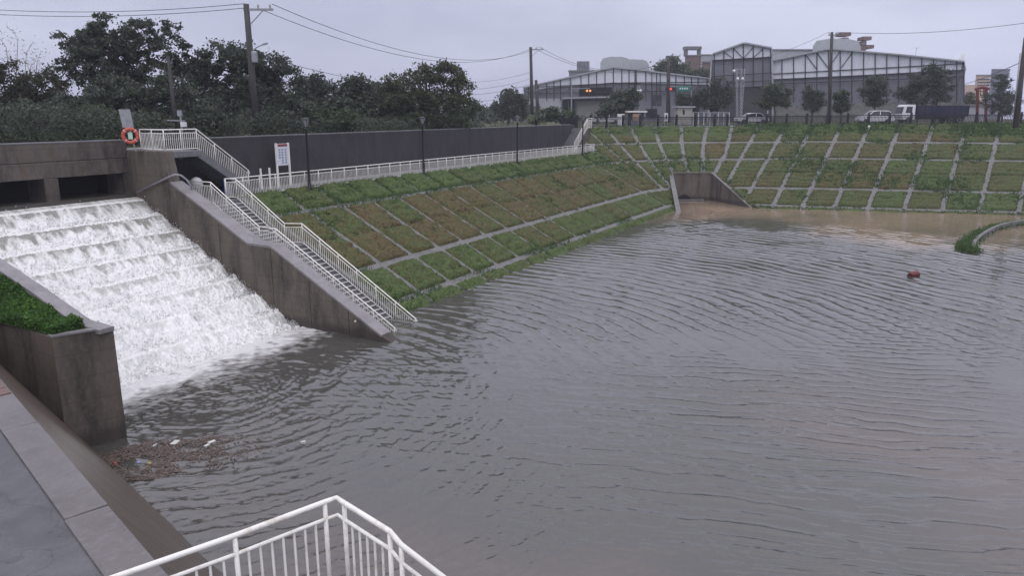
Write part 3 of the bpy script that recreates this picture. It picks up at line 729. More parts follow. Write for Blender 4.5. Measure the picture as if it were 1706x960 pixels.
# ---------------------------------------------------------------- railings
def railing(name, label, path, h=1.1, step=1.2, rr=.032, rb_=.015, gap=.125, group=None, second=.19, low=.1, drop_end=False, matl='white', curl=False, skip=()):
    "path: foot polyline; posts, handrail, lower rails and one infill panel per bay"
    path = [Vector(p) for p in path]
    t = thing(name, label, 'railing', tuple(path[0]), group); m_ = M[matl]
    up = Vector((0,0,1))
    hp = [p + up*h for p in path]
    if curl: d = (hp[-1]-hp[-2]).normalized(); hp += [hp[-1]+d*.12-up*.06, hp[-1]+d*.10-up*.2]
    MB().tube(hp, rr, 10).build('handrail', m_, t, smooth=True)
    MB().tube([p+up*(h-second) for p in path], rr*.72, 8).build('mid_rail', m_, t, smooth=True)
    MB().tube([p+up*low for p in path], rr*.72, 8).build('bottom_rail', m_, t, smooth=True)
    for ia, (a, b) in enumerate(zip(path[:-1], path[1:])):
        ln = (b-a).length; lh = Vector((b.x-a.x, b.y-a.y)).length; n = max(1, round(lh/step))
        for k in range(n+1):
            if k == 0 and ia: continue
            if k == n and ia+1 in skip: continue
            q = a + (b-a)*(k/n)
            MB().tube([q-up*.03, q+up*h], rr*.85, 8).build('post', m_, t, smooth=True)
        for k in range(n):
            q0 = a+(b-a)*(k/n); q1 = a+(b-a)*((k+1)/n); lb = Vector((q1.x-q0.x, q1.y-q0.y)).length; nb = max(1, round(lb/gap)); mb = MB()
            for j in range(1, nb):
                q = q0+(q1-q0)*(j/nb); mb.tube([q+up*low, q+up*(h-second)], rb_, 6)
            mb.build('baluster_panel', m_, t)
    return t
G1 = 'white steel railings round the basin'
railing('railing', 'white railing on the water side of the long flight beside the spillway wall', [(26.4,34.2,5.3),(26.4,32.55,5.3),(26.4,29.25,3.22),(26.4,28.1,3.2),(26.4,20.9,-.9)], group=G1, curl=True)
railing('railing', 'white railing on the grass side of the long flight of steps', [(28.3,33.75,5.3),(28.3,32.85,5.3),(28.3,29.45,3.12),(28.3,28.2,3.2),(28.3,21.1,-.95)], group=G1, curl=True)
railing('railing', 'very long white railing edging the path in front of the dark wall', [(28.1,33.45,5.3),(79.5,33.45,5.3)], group=G1)
railing('railing', 'white railing of the raised landing and the flight coming down from it', [(25.1,36.0,7.98),(25.1,34.12,7.98),(27.05,34.1,7.98),(30.3,34.1,5.62)], group=G1, curl=True)
railing('railing', 'small white railing climbing to the road at the far end of the wall', [(77.7,35.1,5.45),(81.2,35.1,8.0),(82.5,35.1,8.05)], h=1.15, group=G1)
# the close railing at the viewer's feet
railing('railing', 'close white railing with a pointed corner right in front of the viewer', [(.9,6.45,5.1),(3.23,5.56,5.1),(4.12,5.2,5.1),(4.98,4.90,5.1),(5.1,4.85,5.1),(5.06,4.72,5.1),(4.87,4.0,5.1),(4.88,3.88,4.99),(5.33,1.95,3.72)], rr=.027, rb_=.0125, step=1.05, gap=.115, group=G1, skip=(4,))
t = thing('lookout_landing', 'concrete landing under the close white railing', 'landing', (3.6, 4.6, 4.6))
MB().prism([(.8,6.5,4.7),(3.3,5.5,4.7),(5.15,4.8,4.7),(4.8,3.85,4.7),(2.4,3.0,4.7),(0.2,4.4,4.7)], (0,0,.4)).build('slab', M['grey'], t)
# fix: landing has to stand on something
MB().prism([(1.0,6.2,.0),(3.2,5.3,.0),(4.9,4.7,.0),(4.6,3.9,.0),(2.6,3.2,.0),(.6,4.5,.0)], (0,0,4.69)).build('pier', M['conc'], t)

# ---------------------------------------------------------------- culvert outlet in the corner of the basin
t = thing('culvert_headwall', 'brown concrete culvert outlet with splayed wing walls in the basin corner', 'culvert', (84.5, 23, 0))
A, B = Vector((83.55,25.5,3.16)), Vector((85.95,21.7,3.16)); Cc, Dd = Vector((74.9,21.85,.08)), Vector((81.85,16.5,.14))
dv = (B-A).normalized(); ou = Vector((dv.y,-dv.x,0)); ou = -ou if ou.x < 0 else ou
def low(p, z): return Vector((p.x, p.y, z))
MB().prism([low(A,-1), low(B,-1), B, A], ou*.35).build('headwall', M['conc'], t)
MB().prism([A-Vector((0,0,-.003)), B-Vector((0,0,-.003)), B+ou*.42+Vector((0,0,.003)), A+ou*.42+Vector((0,0,.003))], (0,0,.09)).build('coping', M['pale'], t)
for P_, Q_, sgn in ((A, Cc, 1), (B, Dd, -1)):
    d = (Q_-P_); dh = Vector((d.x,d.y,0)).normalized(); nr = Vector((-dh.y,dh.x,0))*(-sgn); e_ = Q_ + d.normalized()*1.2
    if nr.dot(Vector((CC[0]-P_.x, CC[1]-P_.y, 0))) > 0: pass
    MB().prism([low(P_,-1), P_, e_, low(e_,-1)], nr*.3).build('wing_wall', M['conc'], t)
    u_ = Vector((0,0,.06)); MB().hexa([P_-nr*.06, P_+nr*.42, e_+nr*.42, e_-nr*.06], [P_-nr*.06+u_, P_+nr*.42+u_, e_+nr*.42+u_, e_-nr*.06+u_]).build('wing_coping', M['pale'], t)
c0 = A.lerp(B, .34); rr_ = .8; mb = MB(); pts_ = []
for k in range(13):
    a = PI*k/12; pts_.append(c0 + dv*(-rr_*math.cos(a)) + Vector((0,0,-3.16-.1+rr_*1.0*math.sin(a))) - ou*.012)
mb.prism(pts_, ou*.008); mb.build('pipe_mouth', M['dark'], t)
MB().hexa([c0-dv*1.4-ou*.5+Vector((0,0,-3.14)), c0+dv*2.2-ou*.5+Vector((0,0,-3.14)), c0+dv*2.2-ou*.1+Vector((0,0,-3.14)), c0-dv*1.4-ou*.1+Vector((0,0,-3.14))],
          [c0-dv*1.4-ou*.5+Vector((0,0,-3.0)), c0+dv*2.2-ou*.5+Vector((0,0,-3.0)), c0+dv*2.2-ou*.1+Vector((0,0,-3.0)), c0-dv*1.4-ou*.1+Vector((0,0,-3.0))]).build('sill', M['pale'], t)

# curved kerb of the drowned island at the right
kp = [(84.5,-11.5),(81.9,-9.0),(77.6,-6.35),(72.2,-4.75),(67.6,-3.85),(64.8,-3.55),(63.2,-3.7),(62.6,-4.1)]
from mathutils import geometry as _g
def smoothpts(pts, n=6):
    o = []
    for i in range(len(pts)-1):
        p0 = np.array(pts[max(0,i-1)]); p1 = np.array(pts[i]); p2 = np.array(pts[i+1]); p3 = np.array(pts[min(len(pts)-1,i+2)])
        for k in range(n):
            t_ = k/n; o.append(.5*((2*p1)+(-p0+p2)*t_+(2*p0-5*p1+4*p2-p3)*t_**2+(-p0+3*p1-3*p2+p3)*t_**3))
    o.append(np.array(pts[-1])); return o
kp = smoothpts(kp); mb = MB(); pv = None
for k, p_ in enumerate(kp):
    d = kp[min(k+1,len(kp)-1)]-kp[max(k-1,0)]; d = d/np.linalg.norm(d); nn_ = np.array([-d[1],d[0]])
    h_ = .46*(1-k/len(kp))**.6+.06
    ring = [(*(p_-nn_*.12),-.5),(*(p_+nn_*.12),-.5),(*(p_+nn_*.12),h_),(*(p_-nn_*.12),h_)]; i = len(mb.v); mb.v += ring
    if pv is not None:
        for a in range(4): mb.f.append((pv+a,pv+(a+1)%4,i+(a+1)%4,i+a))
    else: mb.f.append((i,i+1,i+2,i+3))
    pv = i
mb.f.append((pv,pv+3,pv+2,pv+1))
tag(mb.build('curved_kerb', M['pale'], loc=(72,-5,0)), 'curved concrete kerb of a drowned path rising out of the water with grass against it', 'kerb')
n = 1500; tt = R.randint(8, len(kp)-4, n); P2 = np.array([kp[k] for k in tt]) + R.normal(0,.25,(n,2)) + np.array([-.25,.45])
V, Fc = blades(np.c_[P2, np.zeros(n)], None, np.full(n,.45)*R.uniform(.4,1,n), np.full(n,.10), 3, np.full(n,.1))
tag(npmesh('kerb_grass', V, Fc, M['leafbright']), 'tuft of bright grass growing along the curved kerb in the water', 'grass', kind='stuff')

# ---------------------------------------------------------------- water of the basin
az = np.concatenate([np.linspace(-150, -26, 40), np.linspace(-25, 86, 900), np.linspace(87, 205, 40)])*PI/180
rad = np.concatenate([[.5, 3, 5], 7*(1.0026**np.arange(0, 1080))])
Ag, Rg = np.meshgrid(az, rad, indexing='ij'); X = Rg*np.cos(Ag); Y = Rg*np.sin(Ag)
print('water radius', rad[-1])
SP = np.array([18.0, 21.5])
dx, dy = X-SP[0], Y-SP[1]; rr = np.hypot(dx, dy); th = np.arctan2(dy, dx)
warp = 1.9*(fbm(X*.16, Y*.16, 3)-.5); warp2 = .9*(fbm(X*.7+9, Y*.7, 3)-.5)
def crest(ph, sharp=1.6): s_ = np.sin(ph); return np.exp(sharp*(s_-1))
patch = fbm(X*.09+3, Y*.09+7, 3); patch2 = fbm(X*.22+31, Y*.22+2, 3); patch3 = fbm(X*.5+3, Y*.5+2, 2)
near = np.exp(-np.maximum(np.hypot(X-19.5, Y-27.5)-4, 0)/15)
env = .55 + .45*np.clip((patch-.3)*2.6, 0, 1)
calm = np.clip((fbm(X*.05+60, Y*.05+20, 2)-.35)*3, 0, 1)
# the quiet patch in front right of the viewer
q1 = np.exp(-(((X-22)/13)**2+((Y+1)/9)**2)); env *= (1-.5*q1)
wd = X*math.cos(-.75)+Y*math.sin(-.75)
mid = np.clip((X-20)/14, 0, 1)*np.clip((30-rr+38)/20, .25, 1)
H = (.022+.052*mid)*(.35+.65*env)*crest(2*PI*(rr+warp+warp2*.6)/.98, 2.0)*(.15+1.5*patch2)
H += .024*(.3+.7*env)*crest(2*PI*(rr*1.02+warp*1.3-warp2*.8)/.56+1.7*np.sin(3*th), 2.0)*np.clip((patch3-.3)*3, 0, 1.5)
H += .015*(.3+.7*env)*crest(2*PI*(np.hypot(X-14, Y-20)+warp*.7+warp2)/.38, 1.8)*np.clip((patch2-.35)*4, 0, 1.2)
H += .026*mid*crest(2*PI*(rr+warp*.4-warp2)/.66, 2.0)*np.clip((patch-.3)*3, 0, 1)
H += .0085*crest(2*PI*(rr*.7+wd*.5+warp*1.2+warp2*1.5)/.34, 1.4)*np.clip((fbm(X*.9+44, Y*.9, 2)-.3)*3, 0, 1.3)*np.clip((45-Rg)/20, 0, 1)
H += .008*crest(2*PI*(X*.35-Y*.94+warp2*2)/.42, 1.4)*np.clip((fbm(X*.6+4, Y*.6+70, 2)-.35)*3, 0, 1.3)*np.clip((45-Rg)/20, 0, 1)
H += .010*env*np.sin(2*PI*(wd+warp*.8)/1.1)*np.clip((patch-.35)*3, 0, 1)
H += .075*near*(fbm(X*1.6+4, Y*1.6, 4)-.5) + .020*(.4+.6*env)*(fbm(X*2.6, Y*2.6, 4)-.5)
q2 = np.exp(-(((X-25)/15)**2+((Y+1)/11)**2)); q2 = np.clip(q2*1.25, 0, 1)
fwd = X*FH[0]+Y*FH[1] + .18*(X*RT[0]+Y*RT[1])
Hf = .026*crest(2*PI*(fwd+warp*.8+warp2*.7)/.62, 1.8)*np.clip((patch2-.32)*3.5, 0, 1.3) + .019*crest(2*PI*(fwd*.96+.3*X+warp-warp2)/.40, 1.6)*np.clip((patch3-.32)*3, 0, 1.3)
Hf += .034*crest(2*PI*(fwd+warp*1.2+warp2)/1.15, 1.8)*np.clip((patch-.35)*3, 0, 1)
H = H*(1-.85*q2) + Hf*(.25+.75*q2)*np.clip((60-Rg)/30, 0, 1)
damp = np.clip(1.25 - Rg/160, .3, 1)
# ripples lessen in the lee of the banks
edge_d = np.clip((Y0 + .5 - Y)/5, .3, 1)
bx_ = 1-(1-edge_d)*np.clip((X-27)/9, 0, 1)
H = H*damp*bx_
Zw = H - H.mean()
inside_sp = (X > 12.9) & (X < 24.95) & (Y > 25.3); Zw = np.where(inside_sp, -.6, Zw)
na, nr = X.shape; idx = np.arange(na*nr).reshape(na, nr)
Fq = np.stack([idx[:-1,:-1], idx[:-1,1:], idx[1:,1:], idx[1:,:-1]], -1).reshape(-1,4)
wm = bpy.data.materials.new('muddy water'); wm.use_nodes = True; nt = wm.node_tree; b = nt.nodes['Principled BSDF']; L = nt.links.new
b.inputs['Roughness'].default_value = .06; b.inputs['IOR'].default_value = 1.7; b.inputs['Specular IOR Level'].default_value = .5
va = N(nt, 'ShaderNodeVertexColor'); va.layer_name = 'silt'
geo = N(nt, 'ShaderNodeNewGeometry'); n2 = N(nt, 'ShaderNodeTexNoise'); n2.inputs['Scale'].default_value = 3.2; n2.inputs['Detail'].default_value = 7; n2.inputs['Roughness'].default_value = .55
n2b = N(nt, 'ShaderNodeTexNoise'); n2b.inputs['Scale'].default_value = 11; n2b.inputs['Detail'].default_value = 3
bp = N(nt, 'ShaderNodeBump'); bp.inputs['Strength'].default_value = .15; bp.inputs['Distance'].default_value = .04
bp2 = N(nt, 'ShaderNodeBump'); bp2.inputs['Strength'].default_value = .12; bp2.inputs['Distance'].default_value = .02
L(geo.outputs['Position'], n2.inputs[0]); L(geo.outputs['Position'], n2b.inputs[0]); L(n2.outputs[0], bp.inputs['Height']); L(n2b.outputs[0], bp2.inputs['Height'])
L(bp.outputs[0], bp2.inputs['Normal']); L(bp2.outputs[0], b.inputs['Normal']); L(va.outputs[0], b.inputs['Base Color'])
wt = npmesh('water', np.stack([X,Y,Zw],-1).reshape(-1,3), Fq, wm, True)
tag(wt, kind='structure')
base = np.array([.058,.057,.050]); tan_ = np.array([.34,.245,.17]); mud = np.array([.105,.08,.07]); foamc = np.array([.62,.62,.61])
dfar = 82.8 - (X*FN[0]+Y*FN[1])
pl = np.clip(1 - (dfar-6-7*(fbm(X*.12, Y*.2+3, 3)-.5)*2 - 13*np.clip((12-Y)/12,0,1))/7, 0, 1)*np.clip((X-56)/8, 0, 1)
pl = np.maximum(pl*.62, np.exp(-(((X-79.5)/5)**2+((Y-19)/4)**2)))
pl *= (.55+.45*np.clip((patch2-.3)*4,0,1))
md = np.clip((fbm(X*.11+11, Y*.11, 3)-.42)*4, 0, 1)*np.exp(-((X-12)/14)**2-((Y+1)/12)**2)
d0 = 25.3 - Y
fo = np.exp(-np.maximum(d0,0)/1.7)*((X > 12.9) & (X < 25.3)) * (Y < 26)
fo = np.clip((fo*1.9*(.1+1.3*fbm(X*3, Y*3, 4))-.30)*1.6, 0, 1)
col = base[None,None]*(1-md[...,None]) + mud*md[...,None]; col = col*(1-pl[...,None]) + tan_*pl[...,None]; col = col*(1-fo[...,None]) + foamc*fo[...,None]
ca = wt.data.color_attributes.new('silt', 'FLOAT_COLOR', 'POINT'); ca.data.foreach_set('color', np.concatenate([col, np.ones((*col.shape[:2],1))], -1).reshape(-1).astype(np.float32))
CHW.data.materials[0] = mat('channel water', (.07,.065,.055), .1, spec=.5)

# ---------------------------------------------------------------- floating debris and litter by the planter wall
reg = [(12.2,21.2),(13.3,20.6),(14.6,18.6),(16.4,16.2),(15.2,15.9),(13.4,16.6),(11.7,17.9),(10.9,19.0)]
n = 26000; dxy = np.c_[R.uniform(10.6,16.6,n), R.uniform(15.6,21.4,n)]
k = inpoly(dxy[:,0], dxy[:,1], reg); dens = fbm(dxy[:,0]*1.4, dxy[:,1]*1.4, 3)
k &= R.rand(n) < np.clip((dens-.28)*4, 0, 1)*np.clip(1.45-np.hypot(dxy[:,0]-11.9, dxy[:,1]-19.4)/2.9, .03, 1)
dxy = dxy[k]; n = len(dxy)
a = R.uniform(0, PI, n); ln = R.uniform(.015, .05, n)*(1+2.2*(R.rand(n) < .12)); wd = np.where(ln > .06, .006, ln*.5)
P = np.c_[dxy, R.uniform(.012,.035,n)]; d = np.c_[np.cos(a), np.sin(a), R.normal(0,.12,n)]; q = np.c_[-np.sin(a), np.cos(a), np.zeros(n)]
V = np.stack([P-d*ln[:,None], P+q*wd[:,None], P+d*ln[:,None], P-q*wd[:,None]],1).reshape(-1,3)
V = np.concatenate([V, V-[0,0,.012]]); i = np.arange(n)[:,None]*4; m4 = 4*n
Fc = np.concatenate([i+[0,1,2,3], i+m4+[3,2,1,0]])
M['debris'] = mat('rotting leaves and twigs', (.085,.062,.048), .6, (.17,.13,.11), 8, 5, lo=.3, hi=.7, island=.5)
tag(npmesh('floating_debris', V, Fc, M['debris']), 'raft of brown leaves and twigs afloat against the sloping band', 'debris', kind='stuff')
def litter(name, u, v, label, m_, kind, size, rot=0):
    p = onwater(u, v); mb = MB(); size *= .8
    if kind == 'box':
        s_ = size; mb.obox((p.x,p.y,0),(math.cos(rot),math.sin(rot),0),(-math.sin(rot),math.cos(rot),0),s_,s_*.55,-.03,.05)
        mb.obox((p.x,p.y,0),(math.cos(rot),math.sin(rot),0),(-math.sin(rot),math.cos(rot),0),s_*1.08,s_*.62,.045,.062)
    elif kind == 'bottle':
        d = Vector((math.cos(rot),math.sin(rot),0)); mb.tube([p-d*size/2+Vector((0,0,.03)), p+d*size*.2+Vector((0,0,.03))], .035, 8); mb.tube([p+d*size*.2+Vector((0,0,.03)), p+d*size*.5+Vector((0,0,.035))], .03, 8, .012)
    else:
        mb.lathe((p.x,p.y,-.02), [(.001,-size*.5),(size*.4,-size*.35),(size*.5,0),(size*.42,size*.3),(.001,size*.5)], 10)
    tag(mb.build(name, m_, loc=(p.x,p.y,0)), label, 'litter')
def onwater(u, v):
    wv = (CY-v)/F; c, s = math.cos(PITCH), math.sin(PITCH); dep = -EYE
    # D tan: zeta = D*(w c - s)/(c + w s) = -EYE
    D = dep*(c+wv*s)/(wv*c-s); return gr(u, D, 0.0)
M['foambox'] = mat('white foam', (.42,.42,.40), .6, (.6,.6,.57), 9, 4); M['pet'] = mat('clear bottle', (.35,.38,.40), .15); M['yel'] = mat('yellow litter', (.5,.42,.16), .5); M['lilac'] = mat('blue litter', (.22,.24,.5), .5)
litter('foam_box', 292, 740, 'flat white foam food box floating at the back edge of the debris', M['foambox'], 'box', .34, .4)
litter('foam_box', 353, 739, 'white foam box floating at the right end of the debris', M['foambox'], 'box', .26, -.2)
litter('foam_board', 345, 745, 'narrow white foam slab just in front of a foam box', M['foambox'], 'box', .2, .1)
litter('foam_scrap', 505, 739, 'lone white scrap adrift beyond the tip of the debris', M['foambox'], 'box', .17, -.5)
litter('bottle', 258, 744, 'clear plastic bottle afloat near the planter wall', M['pet'], 'bottle', .25, .3)
litter('red_ball', 186, 766, 'orange red ball of litter at the near corner of the debris', M['red'], 'ball', .13)
litter('red_cup', 192, 774, 'crumpled red cup floating on brown leaves', M['red'], 'bottle', .15, 1.0)
litter('red_scrap', 268, 760, 'small red lump in the middle of the debris', M['red'], 'ball', .09)
litter('blue_bag', 231, 771, 'bluish crumpled bag among the brown leaves', M['lilac'], 'ball', .15)
litter('yellow_cup', 249, 774, 'yellow scrap beside the bluish bag', M['yel'], 'bottle', .14, 2)
litter('small_lid', 184, 742, 'pale lid floating at the foot of the planter wall', M['foambox'], 'ball', .07)
# red float far out
p = onwater(1522, 460); t = thing('float', 'dull red float drifting alone on the open water', 'float', tuple(p))
MB().tube([p+Vector((-.38,.18,.05)), p+Vector((-.2,.1,.13)), p+Vector((.2,-.12,.13)), p+Vector((.36,-.2,.06))], .19, 12).build('body', mat('dull red float', (.16,.03,.02), .5, (.10,.02,.015), 4, 3), t, smooth=True)
MB().tube([p+Vector((.34,-.2,.1)), p+Vector((.5,-.28,.16))], .05, 8).build('spout', M['black'], t)

# ---------------------------------------------------------------- lamps, signs, lifebuoy on the path
def path_lamp(label):
    t = thing('path_lamp', label, 'lamp post', (0,0,0), 'black lamp posts along the path')
    MB().lathe((0,0,0), [(.18,0),(.18,.12),(.11,.2),(.085,.5),(.065,3.6),(.08,3.62),(.08,3.68),(.05,3.7),(.05,3.76)], 10).build('pole', M['black'], t, smooth=True)
    MB().lathe((0,0,3.78), [(.07,0),(.23,.42),(.23,.43),(.07,.01)], 6).build('lamp_shade', M['glasslamp'], t)
    mb = MB()
    for k in range(6):
        a = 2*PI*k/6; mb.tube([(.075*math.cos(a),.075*math.sin(a),3.78),(.24*math.cos(a),.24*math.sin(a),4.22)], .012, 5)
    mb.lathe((0,0,4.2), [(.28,0),(.28,.03),(.10,.10),(.02,.13)], 12); mb.build('cage', M['black'], t); return t
pl0 = path_lamp('')
for k, (x, lb) in enumerate([(34.2,'black lamp post on the path beside the tall white notice board'),(46.2,'black lamp post halfway along the dark wall, below the rounded tree'),(60.9,'black lamp post in front of the dark wall near its low end'),(75.7,'black lamp post by the small railing climbing to the road')]):
    o = pl0 if k == 0 else copy_tree(pl0); o.location = (x, 33.22, 5.3); o['label'] = lb
t = thing('notice_board', 'tall narrow white notice board on two cream posts against the dark wall', 'notice board', (35.25,36.4,5.3))
for x in (34.72, 35.78): MB().box(x-.05,x+.05,36.35,36.45,5.3,8.02).build('post', M['white'], t)
MB().box(34.77,35.73,36.37,36.43,6.6,7.98).build('panel', mat('white notice', (.62,.64,.68), .4), t)
MB().box(34.85,35.65,36.355,36.37,7.80,7.95).build('header', mat('dark red header', (.22,.03,.03), .5), t)
mb = MB()
for cx_ in (34.98, 35.22, 35.5):
    for k in range(6):
        z = 7.62-.165*k; w_ = .075
        if cx_ < 35.05 and k > 3: continue
        mb.box(cx_-w_,cx_+w_,36.358,36.37,z,z+.018); mb.box(cx_-w_*.8,cx_+w_*.8,36.358,36.37,z-.05,z-.035); mb.box(cx_-.01,cx_+.01,36.356,36.3695,z-.09,z+.03)
        mb.box(cx_-w_,cx_-w_+.015,36.357,36.37,z-.085,z-.02)
mb.build('writing', mat('blue writing', (.05,.07,.25), .6), t)
# cream bollards behind the rail
for k, x in enumerate((32.6, 33.3, 33.95)):
    tag(MB().lathe((x,35.6,5.3), [(.06,0),(.06,1.25),(.045,1.3)], 10).build('bollard', M['white'], loc=(x,35.6,5.3)), ['cream post behind the rail, farthest from the notice board','cream post behind the rail, middle of three','cream post behind the rail, nearest to the notice board'][k], 'post', 'cream posts on the path')
# lifebuoy and the grey sign seen from behind
lp = at(217, 226, 38.6)
t = thing('lifebuoy', 'orange red lifebuoy hung at the end of the landing railing', 'lifebuoy', tuple(lp))
vd = Vector((-FH[0], -FH[1], 0)); ax = Vector((-.5,-.86,0)).normalized(); hx_ = Vector((ax.y,-ax.x,0)); upz = Vector((0,0,1))
def ring(c, ax1, ax2, r, rt, n=28, m=10):
    mb = MB(); 
    for i in range(n):
        a = 2*PI*i/n; e = ax1*math.cos(a)+ax2*math.sin(a); nn_ = ax1.cross(ax2)
        for j in range(m):
            b_ = 2*PI*j/m; mb.v.append(tuple(c + e*(r+rt*math.cos(b_)) + nn_*rt*math.sin(b_)))
    for i in range(n):
        for j in range(m): mb.f.append((i*m+j, i*m+(j+1)%m, ((i+1)%n)*m+(j+1)%m, ((i+1)%n)*m+j))
    return mb
ring(lp, hx_, upz, .335, .085).build('ring', M['red'], t, smooth=True)
mb = MB()
for k in range(4):
    a = PI/4+k*PI/2; c = lp + hx_*.335*math.cos(a) + upz*.335*math.sin(a); e = hx_*math.cos(a)+upz*math.sin(a); q_ = ax.cross(e)
    mb.v += ring(c, e, ax, .088, .012, 12, 5).v; n0 = len(mb.v)-60; mb.f += [tuple(x+n0 for x in f) for f in ring(c, e, ax, .088, .012, 12, 5).f]
mb.build('strap', M['white'], t)
MB().beam(lp-upz*.17+ax*.0, lp+upz*.17, .2, .02, up=tuple(ax)).build('card', mat('pale green card', (.45,.62,.5), .5), t)
sp = at(210, 196, 38.9)
t = thing('signboard', 'tilted grey metal sign seen from behind, standing above the lifebuoy', 'sign', (lp.x,lp.y,8.0))
tl = Vector((hx_.x*.07, hx_.y*.07, 0))
def P_(a, z): return sp + hx_*a + upz*z - (hx_*(z*.1))*(1 if hx_.dot(Vector((RT[0],RT[1],0))) > 0 else -1)
mb = MB(); a_ = [P_(-.26,-.5),P_(.26,-.5),P_(.26,.42),P_(-.26,.42)]; mb.prism(a_, ax*.03); mb.build('board', M['steel'], t)
foot2 = gr(226, 38.9, 8.0); MB().tube([foot2, P_(0,.35)-ax*.05], .035, 8).build('post', M['steel'], t)
# weather station mast on the landing
p0 = gr(306, 41.0, 8.0); t = thing('instrument_mast', 'small grey instrument mast with box and side arm behind the landing', 'mast', tuple(p0))
MB().tube([p0, p0+upz*1.95], .05, 8).build('mast', M['steel'], t)
pt = p0+upz*1.3; r3 = Vector((RT[0],RT[1],0))
MB().obox(pt+r3*.13, r3, (FH[0],FH[1],0), .26, .2, pt.z-.12, pt.z+.14).build('box', mat('white instrument box', (.6,.6,.62), .5), t)
MB().beam(pt-r3*.75+upz*.22, pt+r3*.2+upz*.2, .06).build('arm', M['steel'], t)
MB().obox(pt-r3*.02, r3, (FH[0],FH[1],0), .2, .2, pt.z+.45, pt.z+.75).build('sensor', M['steel'], t)
# globe and barrel under the stair
gp = Vector((27.0, 34.4, 5.55))
t = thing('white_tank', 'round white tank under the landing beside the stair', 'tank', tuple(gp))
MB().lathe(gp+upz*.35, [(.001,0),(.17,.02),(.28,.12),(.33,.31),(.28,.5),(.17,.61),(.001,.66)], 18).build('shell', mat('white plastic tank', (.45,.45,.46), .4), t, smooth=True)
MB().lathe(gp, [(.3,0),(.3,.36)], 12).build('stand', M['grey'], t)
bpz = Vector((29.3, 34.75, 5.3))
tag(MB().lathe(bpz, [(.27,0),(.29,.05),(.29,.3),(.3,.32),(.29,.34),(.29,.6),(.3,.62),(.29,.64),(.28,.9),(.25,.92),(.001,.92)], 18).build('barrel', M['blue'], loc=tuple(bpz), smooth=False), 'blue plastic barrel in the shade under the flight', 'barrel')
# small round lights on the bank edge
for u, v, lb in ((1219,210,'small round white light on the bank edge near the cage fence'),(1448,211,'small round white light on the bank edge near the white truck')):
    q = at(u, v, 96 if u < 1300 else 91)
    mb = MB().lathe(q-upz*.5, [(.06,0),(.06,.35),(.12,.4),(.16,.5),(.12,.62),(.001,.66)], 10)
    tag(mb.build('bank_light', M['white'], loc=tuple(q-upz*.5)), lb, 'light')

# ---------------------------------------------------------------- black fence along the road
def fence():
    t = thing('road_fence', 'long black metal fence with thick posts along the road above the bank', 'fence', (90,30,8))
    ss = [S_UP-.2]; lim = LEN2+60
    def q(s): x,y,nx,ny = frame(s); z = float(ztop(max(s, S_UP))); return Vector((float(x+nx*(SL*z+.25)), float(y+ny*(SL*z+.25)), z+.1))
    pts = []; s = S_UP; pts.append(Vector((82.3, 36.9, 8.0)))
    while s < lim:
        pts.append(q(s)); sc = (R0+SL*8)/R0 if s < LEN2 else 1; s += 2.35/sc if s < LEN2-.2 else 2.35
    for k, p_ in enumerate(pts):
        mb = MB(); mb.obox(p_, (1,0,0), (0,1,0), .24, .24, p_.z-.15, p_.z+1.38); mb.obox(p_, (1,0,0), (0,1,0), .3, .3, p_.z+1.38, p_.z+1.46); mb.build('post', M['fence'], t)
    for a, b_ in zip(pts[:-1], pts[1:]):
        mb = MB(); mb.beam(a+upz*1.15, b_+upz*1.15, .07, .10); mb.beam(a+upz*.95, b_+upz*.95, .05, .05); mb.beam(a+upz*.12, b_+upz*.12, .05, .06)
        ln = (b_-a).length; nb = max(2, int(ln/.15))
        for j in range(1, nb): c = a+(b_-a)*(j/nb); mb.tube([c+upz*.12, c+upz*1.22], .032, 4)
        mb.build('picket_panel', M['fence'], t)
    mb = MB(); 
    for a, b_ in zip(pts[:-1], pts[1:]): mb.beam(a-upz*.12, b_-upz*.12, .3, .14)
    mb.build('plinth', M['pale'], t)
fence()

# ---------------------------------------------------------------- utility poles and wires
def upole(label, foot, top, r=.16, arm=None, box=None, lamp=None, braces=True, name='utility_pole', matl='pole', group='utility poles'):
    foot = Vector(foot); top = Vector(top); t = thing(name, label, 'utility pole', tuple(foot), group)
    MB().tube([foot, top], r, 10, r*.72).build('pole', M[matl], t, smooth=True)
    if arm:
        d, l0, l1 = arm; d = Vector(d).normalized(); c = top - upz*.35
        mb = MB().beam(c-d*l0, c+d*l1, .12, .14); mb.build('crossarm', M['steel'], t)
        if braces: MB().beam(c+d*l1*.65, c-upz*1.1, .06).build('brace', M['steel'], t)
        for k in range(3):
            e = c + d*(-l0+(l0+l1)*(.1+.4*k)); MB().lathe(e+upz*.07, [(.03,0),(.07,.06),(.04,.12),(.08,.16),(.05,.24),(.001,.26)], 8).build('insulator', mat_ins, t)
    if box: c = foot.lerp(top, box); MB().lathe(c+r3*.25, [(.2,-.35),(.22,-.3),(.22,.3),(.15,.38)], 12).build('transformer', M['steel'], t)
    if lamp:
        c = foot.lerp(top, lamp[0]); d = r3*lamp[1]; MB().tube([c, c+d*.5+upz*.35, c+d*1.0+upz*.55], .035, 6).build('lamp_arm', M['steel'], t)
        MB().beam(c+d*.95+upz*.53, c+d*1.35+upz*.62, .2, .1).build('lamp_head', M['steel'], t)
    return top
mat_ins = mat('insulator', (.3,.3,.3), .3)
DP1 = 52
t1 = upole('tall dark utility pole rising in front of the trees, crossarm almost at the picture top', gr(429, DP1, 8.05), at(410, 6, DP1), .25, (r3, .2, 1.75), .62, (.65, .9))
t2 = upole('utility pole at the left end of the warehouses', gr(887, 112, 8.1), at(884, 78, 112), .28, (r3, .2, 1.9), None, (.42, 1.6))
